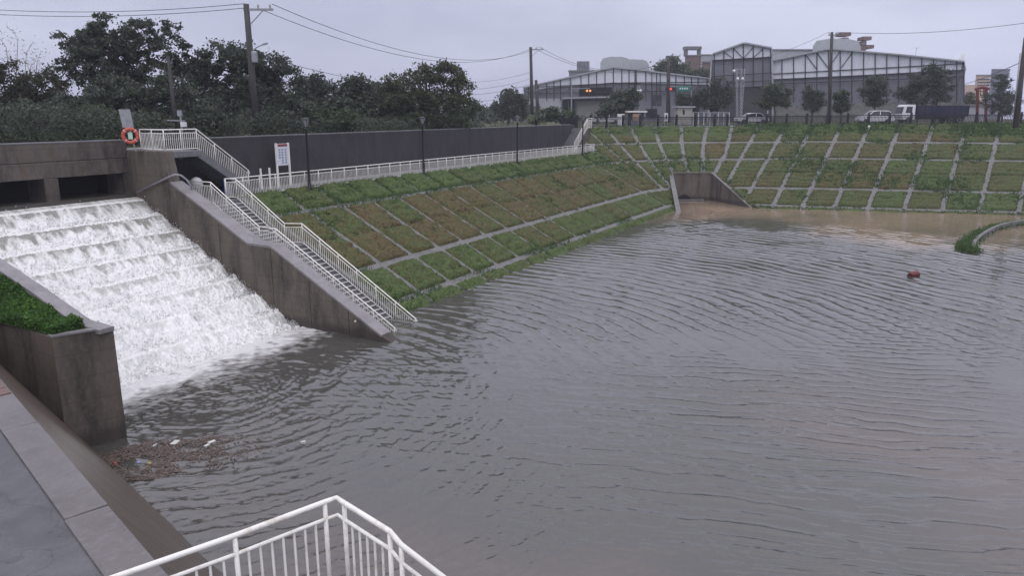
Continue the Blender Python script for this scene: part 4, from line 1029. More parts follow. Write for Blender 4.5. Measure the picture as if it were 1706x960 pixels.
t3 = upole('tall utility pole in front of the big grey shed', gr(1381, 97, 8.3), at(1386, 53, 97), .24, (r3+Vector((.2,.2,0)), .5, .7), None, None)
t4 = upole('shorter utility pole in front of the low warehouse roof', gr(1113, 125, 8.2), at(1114, 97, 125), .38, (r3, 1.5, .2), None, None, braces=False)
t5 = upole('thin leaning pole among the dark trees behind the landing', gr(296, 46, 8.05), at(280, 93, 46), .13)
t6 = upole('stub pole with streetlight close beside the left warehouse pole', gr(897, 118, 8.1), at(893, 133, 118), .3)
t7 = upole('thick dark pole cut by the right picture edge', gr(1692, 74, 8.4), at(1709, 62, 74), .26)
t8 = upole('slim grey pole with green sign at the right, striped at its foot', gr(1688, 80, 8.4), at(1700, 88, 80), .11, matl='steel')
b1 = gr(1692, 79.5, 8.4)
t = thing('striped_guard', 'yellow and black striped guard at the foot of the slim pole', 'pole guard', tuple(b1))
MB().lathe(b1, [(.26,0),(.26,2.0)], 12).build('sleeve', M['black'], t)
mb = MB()
for k in range(4):
    mb2 = []
    for j in range(13):
        a = 2*PI*j/12; z = .15+.48*k+.28*(j/12 if j < 13 else 0); mb.v += [(b1.x+.266*math.cos(a), b1.y+.266*math.sin(a), b1.z+z), (b1.x+.266*math.cos(a), b1.y+.266*math.sin(a), b1.z+z+.2)]
    i0 = len(mb.v)-26
    for j in range(12): mb.f.append((i0+2*j, i0+2*j+2, i0+2*j+3, i0+2*j+1))
mb.build('stripe', mat('orange stripe', (.42,.13,.03), .5), t)
sg = at(1697, 158, 80.3); t = thing('green_sign', 'small green road sign on the slim grey pole at the right', 'sign', tuple(sg))
MB().obox(sg, r3, (FH[0],FH[1],0), .75, .04, sg.z-.42, sg.z+.35).build('panel', M['green'], t)
def wire(name, a, b, sag, label, r=.02):
    a = Vector(a); b = Vector(b); pts = [a.lerp(b, k/24) - upz*sag*4*(k/24)*(1-k/24) for k in range(25)]
    tag(MB().tube(pts, r, 5).build('overhead_wire', M['black'], loc=tuple(a)), label, 'wire', 'overhead wires')
wire('w', t1+r3*1.7, t2+r3*1.2, 2.6, 'upper overhead wire from the tall dark pole to the warehouse pole', .022)
wire('w', t1+r3*1.1-upz*.4, t2+r3*.3-upz*.1, 2.6, 'lower overhead wire between tall dark pole and warehouse pole', .022)
wire('w', t1-r3*.1+upz*.02, at(-260, -12, 62), .9, 'overhead wire leaving the tall pole to the left', .02)
wire('w', t1-r3*.1-upz*.25, at(-260, -4, 62), .9, 'second overhead wire leaving the tall pole to the left', .02)
wire('w', t1-upz*3.1, at(885, 130, 112), 2.0, 'thin cable sagging from mid pole behind the trees', .018)
wire('w', t1-upz*3.6+r3*.3, at(885, 150, 112), 2.2, 'lowest thin cable crossing behind the rounded tree', .018)
wire('w', t2+r3*1.3, t4-upz*.3, 2.4, 'overhead wire over the low warehouse ridge', .025)
wire('w', t2+r3*.8-upz*.3, t4-upz*1.2, 2.0, 'lower wire over the low warehouse ridge', .025)
wire('w', t4, t3-r3*.4, 2.2, 'wire from the shorter pole to the pole by the big shed', .02)
wire('w', t3+r3*.5, at(1820, 20, 74), .8, 'single wire leaving the shed pole to the right', .024)
wire('w', at(1607,140,128), t8-upz*1.0, .15, 'dark cable between big shed corner and slim pole', .04)
wire('w', at(760,135,150), t2-upz*3.5, .6, 'faint wire left of the warehouse pole', .02)
wire('w', at(700,150,150), t2-upz*5.2, 1.2, 'lowest faint wire left of the warehouse pole', .025)

# ---------------------------------------------------------------- sheds and other buildings beyond the road
FH3 = Vector((FH[0], FH[1], 0))
def lerpD(u, u0, d0, u1, d1): return d0 + (d1-d0)*(u-u0)/(u1-u0)
class Facade:
    "vertical plane whose left edge (column u0) is d0 away and right edge (u1) d1 away"
    def __init__(s, u0, d0, u1, d1):
        s.a = gr(u0, d0, 0); s.b = gr(u1, d1, 0); s.d = (s.b-s.a).normalized(); s.n = Vector((-s.d.y, s.d.x, 0))
        if s.n.dot(FH3) < 0: s.n = -s.n
        s.e = (Vector((s.a.x, s.a.y, 0))+Vector((s.b.x, s.b.y, 0))).normalized()
    def pt(s, u, v, back=0):
        wv = (CY-v)/F; c, q = math.cos(PITCH), math.sin(PITCH)
        fw = Vector((FH[0]*c, FH[1]*c, -q)); rt = r3; up_ = rt.cross(fw)
        d = fw + rt*((u-CX)/F) + up_*wv; o = Vector((0,0,EYE)); k = (s.a-o).dot(s.n)/d.dot(s.n); return o + d*k + s.n*back
    def poly(s, pts, off, th): return MB().prism([s.pt(u, v)+s.n*off for u, v in pts], s.n*th)
    def bar(s, mb, u0, v0, u1, v1, w_, off=-.12):
        w_ *= .6; a = s.pt(u0,v0)+s.n*off; b_ = s.pt(u1,v1)+s.n*off; mb.beam(a, b_, w_, w_); return mb
    def down(s, u, v, z=8.0): p_ = s.pt(u, v); return Vector((p_.x, p_.y, z))
def ip(x, tab): return float(np.interp(x, [a for a, b_ in tab], [b_ for a, b_ in tab]))

# low warehouse on the left
fL = Facade(872, 150, 1192, 143); roofL = [(872,147),(897,141),(1021,113),(1059,116.5),(1192,132.5)]
t = thing('low_warehouse', 'wide low warehouse with pale gable, dark steel frame and roller shutter', 'warehouse', tuple(fL.down(1000,150)))
up_ = [(u, v) for u, v in roofL]
lowb = [(1192,141),(1021,137),(900,147),(872,152)]
fL.poly(up_+lowb, 0, .3).build('upper_cladding', M['panel'], t)
fL.poly([(872,152.05),(900,147.05),(1021,137.05),(1192,141.05),(1192,215),(872,215)], .3, .3).build('lower_cladding', M['dpanel'], t)
for (a, b_) in zip(roofL[:-1], roofL[1:]):
    p_, q_ = fL.pt(*a), fL.pt(*b_); MB().prism([p_-fL.n*.6, q_-fL.n*.6, q_+fL.n*34, p_+fL.n*34], (0,0,.22)).build('roof', M['ltgrey'], t)
MB().prism([fL.down(1192,140), fL.pt(1192,133)-upz*.05, fL.pt(1192,133)-upz*.05+fL.n*33, fL.down(1192,140)+fL.n*33], fL.d*.3).build('side_wall', M['dpanel'], t)
for u in (881,897,911,923,934,950,968,981,994,1008,1022,1036,1048,1058,1060,1076,1086,1094,1100,1112,1126,1140,1152,1163,1178,1190):
    v0 = ip(u, roofL); mb = MB(); fL.bar(mb, u, v0+.5, u, 168 if u % 3 else 197, .2); mb.build('frame_post', M['black'], t)
mb = MB(); fL.bar(mb, 872,150.5, 897,144.5,.2); fL.bar(mb, 897,144.5,1040,137.5,.2); fL.bar(mb,1040,137.5,1192,136,.2)
fL.bar(mb, 880,155.5, 1192,150,.18); mb.build('purlin', M['black'], t)
for k in range(14):
    u = 897+21*k; mb = MB(); fL.bar(mb, u, 157, u+10.5, 147,.13); fL.bar(mb, u+10.5, 147, u+21, 157,.13); mb.build('truss_brace', M['black'], t)
fL.poly([(940,162.5),(1023,160.5),(1023,162.5),(940,164.5)], -2.5, 2.6).build('canopy', M['ltgrey'], t)
fL.poly([(961,168),(1001,167),(1001,204),(961,205)], -.2, .45).build('roller_shutter', M['shut'], t)
fL.poly([(965,145.5),(1020,145),(1020,158),(965,160)], .1, .3).build('dark_opening', M['dark'], t)
for u0, u1 in ((937,946),(948,957)): 
    f_ = fL.poly([(u0,166),(u1,166),(u1,186),(u0,186)], .2, .2).build('window', M['glass'], t)
for u0, u1 in ((1085,1093),(1094,1102)): fL.poly([(u0,158),(u1,158),(u1,176),(u0,176)], .2, .2).build('window', M['glass'], t)
fL.poly([(1076,181),(1095,181),(1095,196),(1076,196)], .2, .2).build('gate', M['dark'], t)
fL.poly([(880,164),(935,164),(935,200),(880,200)], .2, .2).build('side_panel', M['ltgrey'], t)

# taller shed and the big one that joins it
fM = Facade(1187, 138, 1286, 135); roofM = [(1187,91),(1238,73),(1243,73),(1286,81)]
t = thing('tall_shed', 'tall gabled shed with pale truss gable over dark grey cladding', 'warehouse', tuple(fM.down(1236,150)))
fM.poly(roofM+[(1286,94.5),(1187,100)], 0, .3).build('upper_cladding', M['panel'], t)
fM.poly([(1187,100.05),(1286,94.55),(1286,142),(1187,146)], .3, .3).build('lower_cladding', M['dpanel'], t)
fM.poly([(1187,146.05),(1286,142.05),(1286,215),(1187,215)], .7, .3).build('ground_floor', mat('dark infill', (.05,.05,.055), .8), t)  # one even dark grey over the whole ground-floor infill
for a, b_ in zip(roofM[:-1], roofM[1:]):
    p_, q_ = fM.pt(*a), fM.pt(*b_)
    MB().prism([p_-fM.n*.7, q_-fM.n*.7, q_+fM.n*22, p_+fM.n*22], (0,0,.25)).build('roof', M['ltgrey'], t)
p_, q_ = fM.pt(1286,81), fM.pt(1286,81)+fM.n*22
MB().prism([Vector((p_.x,p_.y,8)), p_, q_, Vector((q_.x,q_.y,8))], fM.d*.25).build('side_wall', M['ltgrey'], t)
p_, q_ = fM.pt(1187,91), fM.pt(1187,91)+fM.n*22
MB().prism([Vector((p_.x,p_.y,8)), p_, q_, Vector((q_.x,q_.y,8))], -fM.d*.25).build('side_wall', M['ltgrey'], t)
for u in (1190,1206,1222,1238.5,1255,1271,1284): mb = MB(); fM.bar(mb, u, ip(u,roofM)+.5, u, 150, .22); mb.build('frame_post', M['black'], t)
mb = MB(); fM.bar(mb,1187,100,1286,94.5,.2); fM.bar(mb,1187,127,1286,121,.2); fM.bar(mb,1225,137,1286,134,.2); mb.build('purlin', M['black'], t)
for a, b_, c, d in ((1206,86,1222,97.5),(1222,80,1238,96.5),(1239,96.5,1255,78),(1255,95.7,1271,81)):
    mb = MB(); fM.bar(mb,a,b_,c,d,.16); mb.build('truss_brace', M['black'], t)

fB = Facade(1284, 136, 1607, 120); fB.e = Vector((fB.b.x, fB.b.y, 0)).normalized(); roofB = [(1288,102),(1378,83),(1394,83),(1500,92),(1607,103.5)]
t = thing('big_shed', 'biggest long shed with asymmetric pale truss gable and grey cladding below', 'warehouse', tuple(fB.down(1450,150)))
fB.poly(roofB+[(1607,116),(1450,124.5),(1288,132)], 0, .3).build('upper_cladding', M['panel'], t)
fB.poly([(1288,132.05),(1450,124.55),(1607,116.05),(1607,168),(1288,176)], .3, .3).build('lower_cladding', M['dpanel'], t)
fB.poly([(1288,176.05),(1607,168.05),(1607,215),(1288,215)], .2, .5).build('base_wall', mat('pale base wall', (.20,.20,.19), .8, (.12,.12,.11), 1.2, 5), t)
for (a, b_) in zip(roofB[:-1], roofB[1:]):
    p_, q_ = fB.pt(*a), fB.pt(*b_)
    MB().prism([p_-fB.n*.7, q_-fB.n*.7, q_+fB.e*28, p_+fB.e*28], (0,0,.22)).build('roof', M['ltgrey'], t)
p_, q_ = fB.pt(1606,103.5), fB.pt(1606,103.5)+fB.e*27.5
MB().prism([Vector((p_.x,p_.y,8)), p_, q_, Vector((q_.x,q_.y,8))], -fB.d*.25).build('side_wall', M['dpanel'], t)
for k in range(17):
    u = 1303+19.4*k if k < 16 else 1606; u = min(u, 1606)
    mb = MB(); fB.bar(mb, u, ip(u,roofB)+.5, u, 171, .22); mb.build('frame_post', M['black'], t)
mb = MB(); fB.bar(mb,1286,123,1607,105.5,.2); fB.bar(mb,1288,132,1450,124.5,.16); fB.bar(mb,1450,124.5,1607,116,.16); fB.bar(mb,1288,139.5,1607,127.5,.18); mb.build('purlin', M['black'], t)
for a, b_, c, d in ((1342,90,1361,115),(1361,87,1380,113),(1382,110,1400,85),(1402,112,1421,86)):
    mb = MB(); fB.bar(mb,a,b_,c,d,.18); mb.build('truss_brace', M['black'], t)
for u, v in ((1483,80),(1527,81)): mb = MB(); 
mb = MB(); a = fB.pt(1523,96)+fB.n*2; mb.tube([a, a+upz*1.7], .03, 5); mb.beam(a+upz*1.65-r3*.5, a+upz*1.65+r3*.5, .04)
mb.build('antenna', M['steel'], t)

def block(name, label, u0, v0, u1, v1, D, dep, m_, cat='building', build_extra=None, zb=8.0, rot=0, group=None):
    f = Facade(u0, D, u1, D+rot); t = thing(name, label, cat, tuple(f.down((u0+u1)/2, v1, zb)), group)
    a, b_ = f.pt(u0, v0), f.pt(u1, v0); zt = a.z
    MB().hexa([Vector((q.x,q.y,zb)) for q in (a,b_,b_+f.e*dep,a+f.e*dep)], [Vector((q.x,q.y,zt)) for q in (a,b_,b_+f.e*dep,a+f.e*dep)]).build('wall', m_, t)
    MB().hexa([Vector((q.x,q.y,zt)) for q in (a-f.n*.2-f.d*.2,b_-f.n*.2+f.d*.2,b_+f.e*dep,a+f.e*dep)], [Vector((q.x,q.y,zt+.35)) for q in (a-f.n*.2-f.d*.2,b_-f.n*.2+f.d*.2,b_+f.e*dep,a+f.e*dep)]).build('roof', M['grey'], t)
    return t, f
t, f = block('silo_building','grey ribbed silo block rising behind the low warehouse', 948, 119, 998, 200, 200, 14, M['tank'])
for k in range(5): q = f.pt(964.5+4.2*k, 101)+f.n*2; MB().lathe((q.x,q.y,10), [(.38,0),(.38,q.z-10),(.001,q.z-9.9)], 8).build('silo', M['tank'], t)
def vault(name, label, u0, u1, vtop, vb, D, dep, m_, oct=True, rot=0):
    f = Facade(u0, D, u1, D+rot); t = thing(name, label, 'building', tuple(f.down((u0+u1)/2, vb)))
    w_ = u1-u0; pr = [(u0,vb),(u0,vtop+.45*(vb-vtop)),(u0+.08*w_,vtop+.12*(vb-vtop)),(u0+.35*w_,vtop),(u0+.72*w_,vtop),(u0+.95*w_,vtop+.14*(vb-vtop)),(u1,vtop+.5*(vb-vtop)),(u1,vb)]
    MB().prism([f.pt(u, v) for u, v in pr], f.e*dep).build('roof', m_, t)
    pz = [f.pt(u, v) for u, v in ((u0,vb),(u1,vb))]
    MB().prism([pz[0], pz[1], Vector((pz[1].x,pz[1].y,8)), Vector((pz[0].x,pz[0].y,8))], f.e*dep).build('wall', M['ltgrey'], t); return t, f
vault('vaulted_hall','pale vaulted roof hall rising behind the low warehouse ridge', 1000, 1050, 94, 118, 190, 22, M['vault'], rot=1.5)
f = Facade(1044, 194, 1082, 195); t = thing('round_hall', 'cylindrical pale hall end beside the vaulted roof', 'building', tuple(f.down(1062,120)))
MB().prism([f.pt(u, v) for u, v in [(1044,118),(1044,98),(1072,99),(1078,102),(1081,107),(1082,118)]], f.e*16).build('roof', M['vault'], t)
a, b_ = f.pt(1044,118), f.pt(1082,118); MB().prism([a,b_,Vector((b_.x,b_.y,8)),Vector((a.x,a.y,8))], f.n*16).build('wall', M['ltgrey'], t)
mb = MB(); a = fL.pt(1020,95)+fL.n*45; MB().tube([Vector((a.x,a.y,12)), a+upz*1.8],.05,5).build('lightning_rod', M['steel'], t)
vault('vaulted_hall','largest pale vaulted roof rising behind the big shed peak', 1354, 1434, 64, 92, 180, 20, M['vault'], rot=-1.5)
t, f = block('roof_house','brown frame tower with an open rooftop portal behind the hill trees', 1142, 93, 1168, 140, 230, 8, M['brick'])
for u in (1144,1166): q = f.pt(u, 82)+f.n*1; MB().box(q.x-.5,q.x+.5,q.y-.5,q.y+.5,f.pt(u,93).z,q.z).build('column', M['grey'], t)
a, b_ = f.pt(1141,82), f.pt(1169,82); MB().prism([a,b_,b_+f.n*3,a+f.n*3], (0,0,.9)).build('portal_roof', M['grey'], t)
block('apartment_block','distant small grey rooftop block by the shorter pole', 1114, 95, 1130, 140, 230, 10, M['tank'])
block('apartment_block','pale distant block between the brown tower and the tall shed', 1168, 92, 1192, 140, 240, 12, M['ltgrey'])
block('apartment_block','low red brown house half hidden behind the hill trees', 1170, 104, 1189, 140, 215, 10, M['brick'])
block('apartment_block','long pale block between the tall shed roof and the big shed', 1288, 84, 1360, 120, 190, 10, M['vault'])
t, f = block('tower_house','red brown rooftop structure with projecting slabs behind the largest vault', 1420, 74, 1441, 130, 210, 6, M['brick'])
for u0, u1, v in ((1439,1452,66),(1443,1456,80),(1402,1418,59)):
    a, b_ = f.pt(u0, v), f.pt(u1, v); MB().prism([a,b_,b_+f.n*4,a+f.n*4], (0,0,.9)).build('slab', M['brick'], t)
a, b_ = f.pt(1437,68), f.pt(1444,68); MB().hexa([Vector((q.x,q.y,9)) for q in (a,b_,b_+f.n*3,a+f.n*3)],[a,b_,b_+f.n*3,a+f.n*3]).build('stair_tower', M['brick'], t)
a, b_ = f.pt(1405,62), f.pt(1414,62); MB().hexa([Vector((q.x,q.y,9)) for q in (a,b_,b_+f.n*3,a+f.n*3)],[a,b_,b_+f.n*3,a+f.n*3]).build('stair_tower', M['brick'], t)
t, f = block('apartment_block','beige terraced building far behind at the right of the big shed', 1626, 126, 1650, 190, 240, 14, M['beige'])
a = f.pt(1602, 141); b_ = f.pt(1628, 141); MB().hexa([Vector((q.x,q.y,8)) for q in (a,b_,b_+f.n*12,a+f.n*12)],[a,b_,b_+f.e*12,a+f.e*12]).build('wing', M['beige'], t)
for k in range(4): MB().prism([f.pt(1628,131+5*k), f.pt(1648,131+5*k), f.pt(1648,133+5*k), f.pt(1628,133+5*k)], -f.n*.1).build('window_band', M['glass'], t)
t, f = block('apartment_block','dark banded tower partly hidden by trees near the right edge', 1652, 117, 1681, 200, 190, 14, M['tank'])
for k in range(9): MB().prism([f.pt(1652,121+6*k), f.pt(1681,121+6*k), f.pt(1681,123.5+6*k), f.pt(1652,123.5+6*k)], -f.n*.4).build('balcony_band', M['dpanel'], t)
t, f = block('apartment_block','pale high rise standing far off above the trees', 593, 129, 607, 200, 420, 12, M['ltgrey'])
a = f.pt(600, 124); MB().tube([f.pt(600,129), a],.2,5).build('antenna', M['steel'], t)
t, f = block('apartment_block','low blue grey hall seen through the gap left of the warehouses', 798, 181, 868, 205, 200, 10, M['dpanel'])
t = thing('silver_flues', 'cluster of silver flues above the right end of the big shed', 'flue', tuple(fB.down(1597,110)))
for k, h_ in enumerate((99,93,86,84,84)):
    a = fB.pt(1590+3.4*k,105)+fB.n*6; b_ = fB.pt(1591+3.4*k,h_)+fB.n*6; MB().tube([Vector((a.x,a.y,a.z-2)), Vector((a.x,a.y,b_.z))], .16, 8).build('flue', M['car'], t, smooth=True)

# ---- kerbside things behind the fence
def hut(name, label, u0, u1, vt, vb, D, dep, wallm, roofm, cat, over=.15, extra=None):
    f = Facade(u0, D, u1, D); t = thing(name, label, cat, tuple(f.down((u0+u1)/2, vb, 8.15)))
    a, b_ = f.pt(u0, vt+2), f.pt(u1, vt+2); z = 8.15
    MB().hexa([Vector((q.x,q.y,z)) for q in (a,b_,b_+f.n*dep,a+f.n*dep)], [a,b_,b_+f.n*dep,a+f.n*dep]).build('wall', wallm, t, bevel=.02)
    o = over; r_ = (a-f.n*o-f.d*o, b_-f.n*o+f.d*o, b_+f.n*(dep+o)+f.d*o, a+f.n*(dep+o)-f.d*o)
    MB().hexa(list(r_), [q+upz*.18 for q in r_]).build('roof', roofm, t); return t, f
cream = mat('cream rendered wall', (.36,.355,.32), .7, (.30,.29,.25), 2, 4)
t, f = hut('pump_house','small cream pump house with flat roof behind the black fence', 1129, 1154, 177, 203, 103, 2, cream, M['ltgrey'], 'hut', .3)
f.poly([(1137.5,183),(1140.5,183),(1140.5,191),(1137.5,191)], -.05, .06).build('window', M['dark'], t)
t, f = hut('kiosk','open kiosk with white flat roof and tan panel behind the fence', 1050, 1073, 185, 208, 99, 1.8, M['black'], M['white'], 'kiosk', .35)
f.poly([(1054,189),(1067,189),(1067,200),(1054,200)], -.06, .06).build('panel', mat('tan board', (.42,.26,.17), .6), t)
f.poly([(1051,200),(1074,200),(1074,209),(1051,209)], -.3, .2).build('counter', M['grey'], t)
t, f = hut('switch_cabinet','upright pale grey cabinet left of the kiosk', 1030, 1040, 190, 206, 98, .8, M['car'], M['white'], 'cabinet', .03)
f = Facade(1107, 104, 1113, 104); t = thing('white_sign', 'small white notice standing by the foot of the shorter pole', 'sign', tuple(f.down(1110,205)))
f.poly([(1107,188),(1113,188),(1113,202),(1107,202)], 0, .06).build('panel', M['car'], t); f.poly([(1109,191),(1111.5,191),(1111.5,198),(1109,198)], -.02, .02).build('mark', M['black'], t)
f.poly([(1107,202.1),(1108,202.1),(1108,209),(1107,209)], 0, .06).build('leg', M['steel'], t); f.poly([(1112,202.1),(1113,202.1),(1113,209),(1112,209)], 0, .06).build('leg', M['steel'], t)
f = Facade(1155, 103, 1216, 104); t = thing('cage', 'pale steel mesh cage enclosure right of the pump house', 'cage', tuple(f.down(1185,205,8.15)))
mb = MB()
for u in (1155,1164,1173,1183,1197,1206,1215):
    a = f.down(u,200,8.1); b_ = f.pt(u, 187); MB().beam(a, b_, .09).build('post', M['car'], t)
for v in (187, 195): mb.beam(f.pt(1155,v), f.pt(1215,v), .08)
for k in range(40): u = 1183+.8*k; mb.beam(f.down(u,200,8.1)+f.n*.02, f.pt(u,187)+f.n*.02, .02)
mb.build('mesh', M['steel'], t)
# traffic signals, cameras and gantries
em = {}
for nme, c_, s_ in (('amber',(1,.35,.1),.6),('redl',(1,.06,.05),.6),('whitel',(1,1,1),1.2)):
    m_ = bpy.data.materials.new('lit '+nme); m_.use_nodes = True; b = m_.node_tree.nodes['Principled BSDF']; b.inputs['Base Color'].default_value = (*c_,1); b.inputs['Emission Color'].default_value = (*c_,1); b.inputs['Emission Strength'].default_value = s_; em[nme] = m_
def signal(label, up, vtop, u, v, D, lit, also=None):
    t = thing('traffic_signal', label, 'traffic signal', tuple(gr(up, D, 8.1)))
    b0 = gr(up, D, 8.1); tp = at(up, vtop, D); MB().tube([b0, tp], .12, 8, .08).build('mast', M['steel'], t)
    h_ = at(u, v, D-.3); MB().beam(Vector((tp.x,tp.y,h_.z+.35)), h_+upz*.35, .1).build('arm', M['steel'], t)
    MB().obox(h_, r3, (FH[0],FH[1],0), 1.5, .3, h_.z-.25, h_.z+.25).build('housing', M['black'], t)
    for k in range(3):
        c = h_ + r3*(-.48+.48*k) - FH3*.17; mb = MB().lathe((0,0,0), [(.001,0),(.17,0),(.17,.05),(.001,.08)], 12)
        mb.v = [tuple(c + r3*x + upz*y - FH3*z) for x, y, z in mb.v]; mb.build('lens', em[lit] if k in also else M['black'], t)
signal('overhead traffic signal glowing amber in front of the low warehouse', 952, 133, 983, 151, 118, 'amber', (0,1))
signal('overhead traffic signal showing red beside the green street sign', 1152, 149, 1117, 148, 112, 'redl', (1,))
g_ = at(1139, 148, 111.6); t = thing('street_sign', 'green street name sign hanging on the signal arm', 'sign', tuple(g_))
MB().obox(g_, r3, (FH[0],FH[1],0), 1.7, .06, g_.z-.28, g_.z+.36).build('panel', M['green'], t)
mb = MB()
for k in range(4): mb.obox(g_+r3*(-.5+.33*k)-FH3*.04, r3, (FH[0],FH[1],0), .2, .02, g_.z-.05, g_.z+.2)
mb.build('lettering', M['car'], t)
for (u, v1, cams, lb) in ((1231,114,((1223,118),(1229,131),(1237,131)),'grey lattice pole with white camera domes in front of the tall shed'),(1063,142,((1062,152),(1067,151)),'dark pole with small white cameras before the low warehouse')):
    D = 106; a = gr(u, D, 8.15); b_ = at(u, v1, D); t = thing('camera_pole', lb, 'camera pole', tuple(a)); mb = MB()
    w_ = .28 if u > 1200 else .08
    for sx_, sy_ in ((-1,-1),(1,-1),(1,1),(-1,1)): o = r3*w_*sx_+FH3*w_*sy_; mb.beam(a+o, b_+o, .09)
    nlev = 14
    for k in range(nlev):
        z0 = a.z+(b_.z-a.z)*k/nlev; z1 = a.z+(b_.z-a.z)*(k+1)/nlev
        for s0_, s1_ in (((-1,-1),(1,-1)),((1,-1),(1,1)),((1,1),(-1,1)),((-1,1),(-1,-1))):
            c0_ = a+r3*w_*s0_[0]+FH3*w_*s0_[1]; c1_ = a+r3*w_*s1_[0]+FH3*w_*s1_[1]; mb.beam(Vector((c0_.x,c0_.y,z0)), Vector((c1_.x,c1_.y,z1)), .05)
    mb.build('mast', M['steel'], t)
    for (cu, cv) in cams:
        c = at(cu, cv, D-.5); MB().lathe(c-upz*.3, [(.001,.1),(.16,.15),(.2,.25),(.2,.38),(.12,.48),(.001,.5)], 10).build('camera', M['car'], t, smooth=True)
        MB().beam(c+upz*.25, Vector((a.x,a.y,c.z+.25)), .07).build('bracket', M['steel'], t)
c = at(842, 157, 125); a = gr(852, 125, 8.1); t = thing('round_mirror', 'round ringed traffic mirror on a pole left of the warehouse', 'traffic mirror', tuple(a))
MB().tube([a, at(852,146,125)], .09, 8).build('pole', M['steel'], t)
ring(c, r3, upz, .72, .16, 22, 6).build('rim', M['black'], t)
mb = MB().lathe((0,0,0), [(.001,.1),(.4,.07),(.7,0),(.001,-.03)], 20); mb.v = [tuple(c+r3*x+upz*y-FH3*z) for x,y,z in mb.v]; mb.build('mirror', M['panel'], t, smooth=True)
MB().beam(c, Vector((a.x,a.y,c.z)), .08).build('bracket', M['steel'], t)
# red temple-like gate at the right
f = Facade(1626, 118, 1645, 118); t = thing('red_gate', 'red painted portal frame with a curved top far right', 'gate', tuple(f.down(1635,200)))
for u in (1628.5, 1643): MB().beam(f.down(u,200,8.1), f.pt(u,148), .4).build('post', M['redpaint'], t)
mb = MB(); mb.tube([f.pt(1625,149), f.pt(1629,146.3), f.pt(1636,145), f.pt(1643,146.3), f.pt(1648,148)], .2, 8); mb.build('top_beam', M['redpaint'], t)
mb = MB(); f.bar(mb,1628,152,1643,152,.2,0); f.bar(mb,1633,147,1633,158,.18,0); f.bar(mb,1639,147,1639,162,.25,0); f.bar(mb,1633,158,1641,158,.18,0); mb.build('lattice', M['redpaint'], t)
block('shop','low white roofed shop between the big shed and the red gate', 1603, 177, 1648, 205, 125, 5, M['ltgrey'])

# ---------------------------------------------------------------- vehicles
def wheelset(t, ax_, fx, rad, xs_, half):
    for x in xs_:
        for sgn in (-1, 1):
            mb = MB().lathe((0,0,0), [(rad*.6,-.1),(rad*.96,-.1),(rad,-.05),(rad,.05),(rad*.96,.1),(rad*.6,.1)], 18)
            mb.v = [(x+a, sgn*(half-.08)+c, rad+b_) for a, b_, c in mb.v]; wo = mb.build('wheel', M['tyre'], t, smooth=True)
            mb = MB().lathe((0,0,0), [(.001,-.08),(rad*.6,-.105),(rad*.6,.105),(.001,.08)], 12); mb.v = [(x+a, sgn*(half-.08)+c, rad+b_) for a, b_, c in mb.v]; mb.build('rim', M['steel'], wo)
def car(label, u, D, z, suv=False, rot=0, flip=1):
    t = thing('parked_car', label, 'car', (0,0,0)); ln = 4.5; h0 = .32
    lo = [(-2.22,.42),(-2.2,.72),(-2.0,.88),(-1.1,.98),(1.6,1.0),(2.15,.92),(2.24,.6),(2.2,.36),(1.75,.3),(-1.85,.3)]
    MB().prism([(x,-.86,y) for x,y in lo], (0,1.72,0)).build('body', M['car'], t, bevel=.06)
    hr = 1.62 if suv else 1.42
    cab = [(-1.15,.96),(-.45,hr-.04),(.2,hr),(1.5 if suv else 1.0,hr-.03),(2.1 if suv else 1.75,.98)]
    mb = MB(); n = len(cab); mb.v = [(x,-.82+(.14 if y > 1.1 else 0),y) for x,y in cab]+[(x,.82-(.14 if y > 1.1 else 0),y) for x,y in cab]
    mb.f = [tuple(range(n)), tuple(range(n,2*n))[::-1]]+[(k,(k+1)%n,(k+1)%n+n,k+n) for k in range(n)]; mb.build('cabin', M['glass'], t)
    mb = MB(); mb.hexa([(-.5,-.70,hr-.05),(1.5 if suv else 1.05,-.70,hr-.05),(1.5 if suv else 1.05,.70,hr-.05),(-.5,.70,hr-.05)],[(-.35,-.62,hr+.035),(1.4 if suv else .95,-.62,hr+.02),(1.4 if suv else .95,.62,hr+.02),(-.35,.62,hr+.035)])
    for y in (-.80,.80):
        for x0, z0_, x1, z1_ in ((-1.15,.97,-.45,hr-.03),(.35,.97,.35,hr-.02),(1.95 if suv else 1.6,.97,1.5 if suv else 1.02,hr-.03)):
            mb.beam((x0,y*1.02,z0_),(x1,y*.87,z1_),.07)
    mb.build('roof', M['car'], t); wheelset(t, 0, 0, .32, (-1.4,1.35), .86)
    for y in (-.62,.62):
        MB().box(-2.26,-2.18,y-.16,y+.16,.62,.74).build('headlight', M['glasslamp'], t); MB().box(2.16,2.25,y-.14,y+.14,.68,.82).build('tail_light', M['redpaint'], t)
    p_ = gr(u, D, z); t.location = p_; t.rotation_euler = (0,0,math.atan2(RT[1],RT[0])+rot); t.scale = (flip,1,1) if flip > 0 else (1,1,1)
    if flip < 0: t.rotation_euler.z += PI
    t['_w'] = list(p_); return t
car('white hatchback parked behind the fence near the cage', 1251, 106, 8.3, False, .1)
car('white estate car parked behind the fence, nearer the blue truck', 1456, 99, 8.42, True, -.05)
car('white car half hidden left of the kiosk', 1008, 112, 8.15, False, .2)
t = thing('truck', 'white cab truck with a long dark blue load bed parked by the big shed', 'truck', (0,0,0))
cabp = [(-3.9,.5),(-3.95,1.1),(-3.75,2.2),(-3.5,2.4),(-2.3,2.4),(-2.25,.5)]
MB().prism([(x,-1.0,y) for x,y in cabp], (0,2.0,0)).build('cab', M['car'], t, bevel=.06)
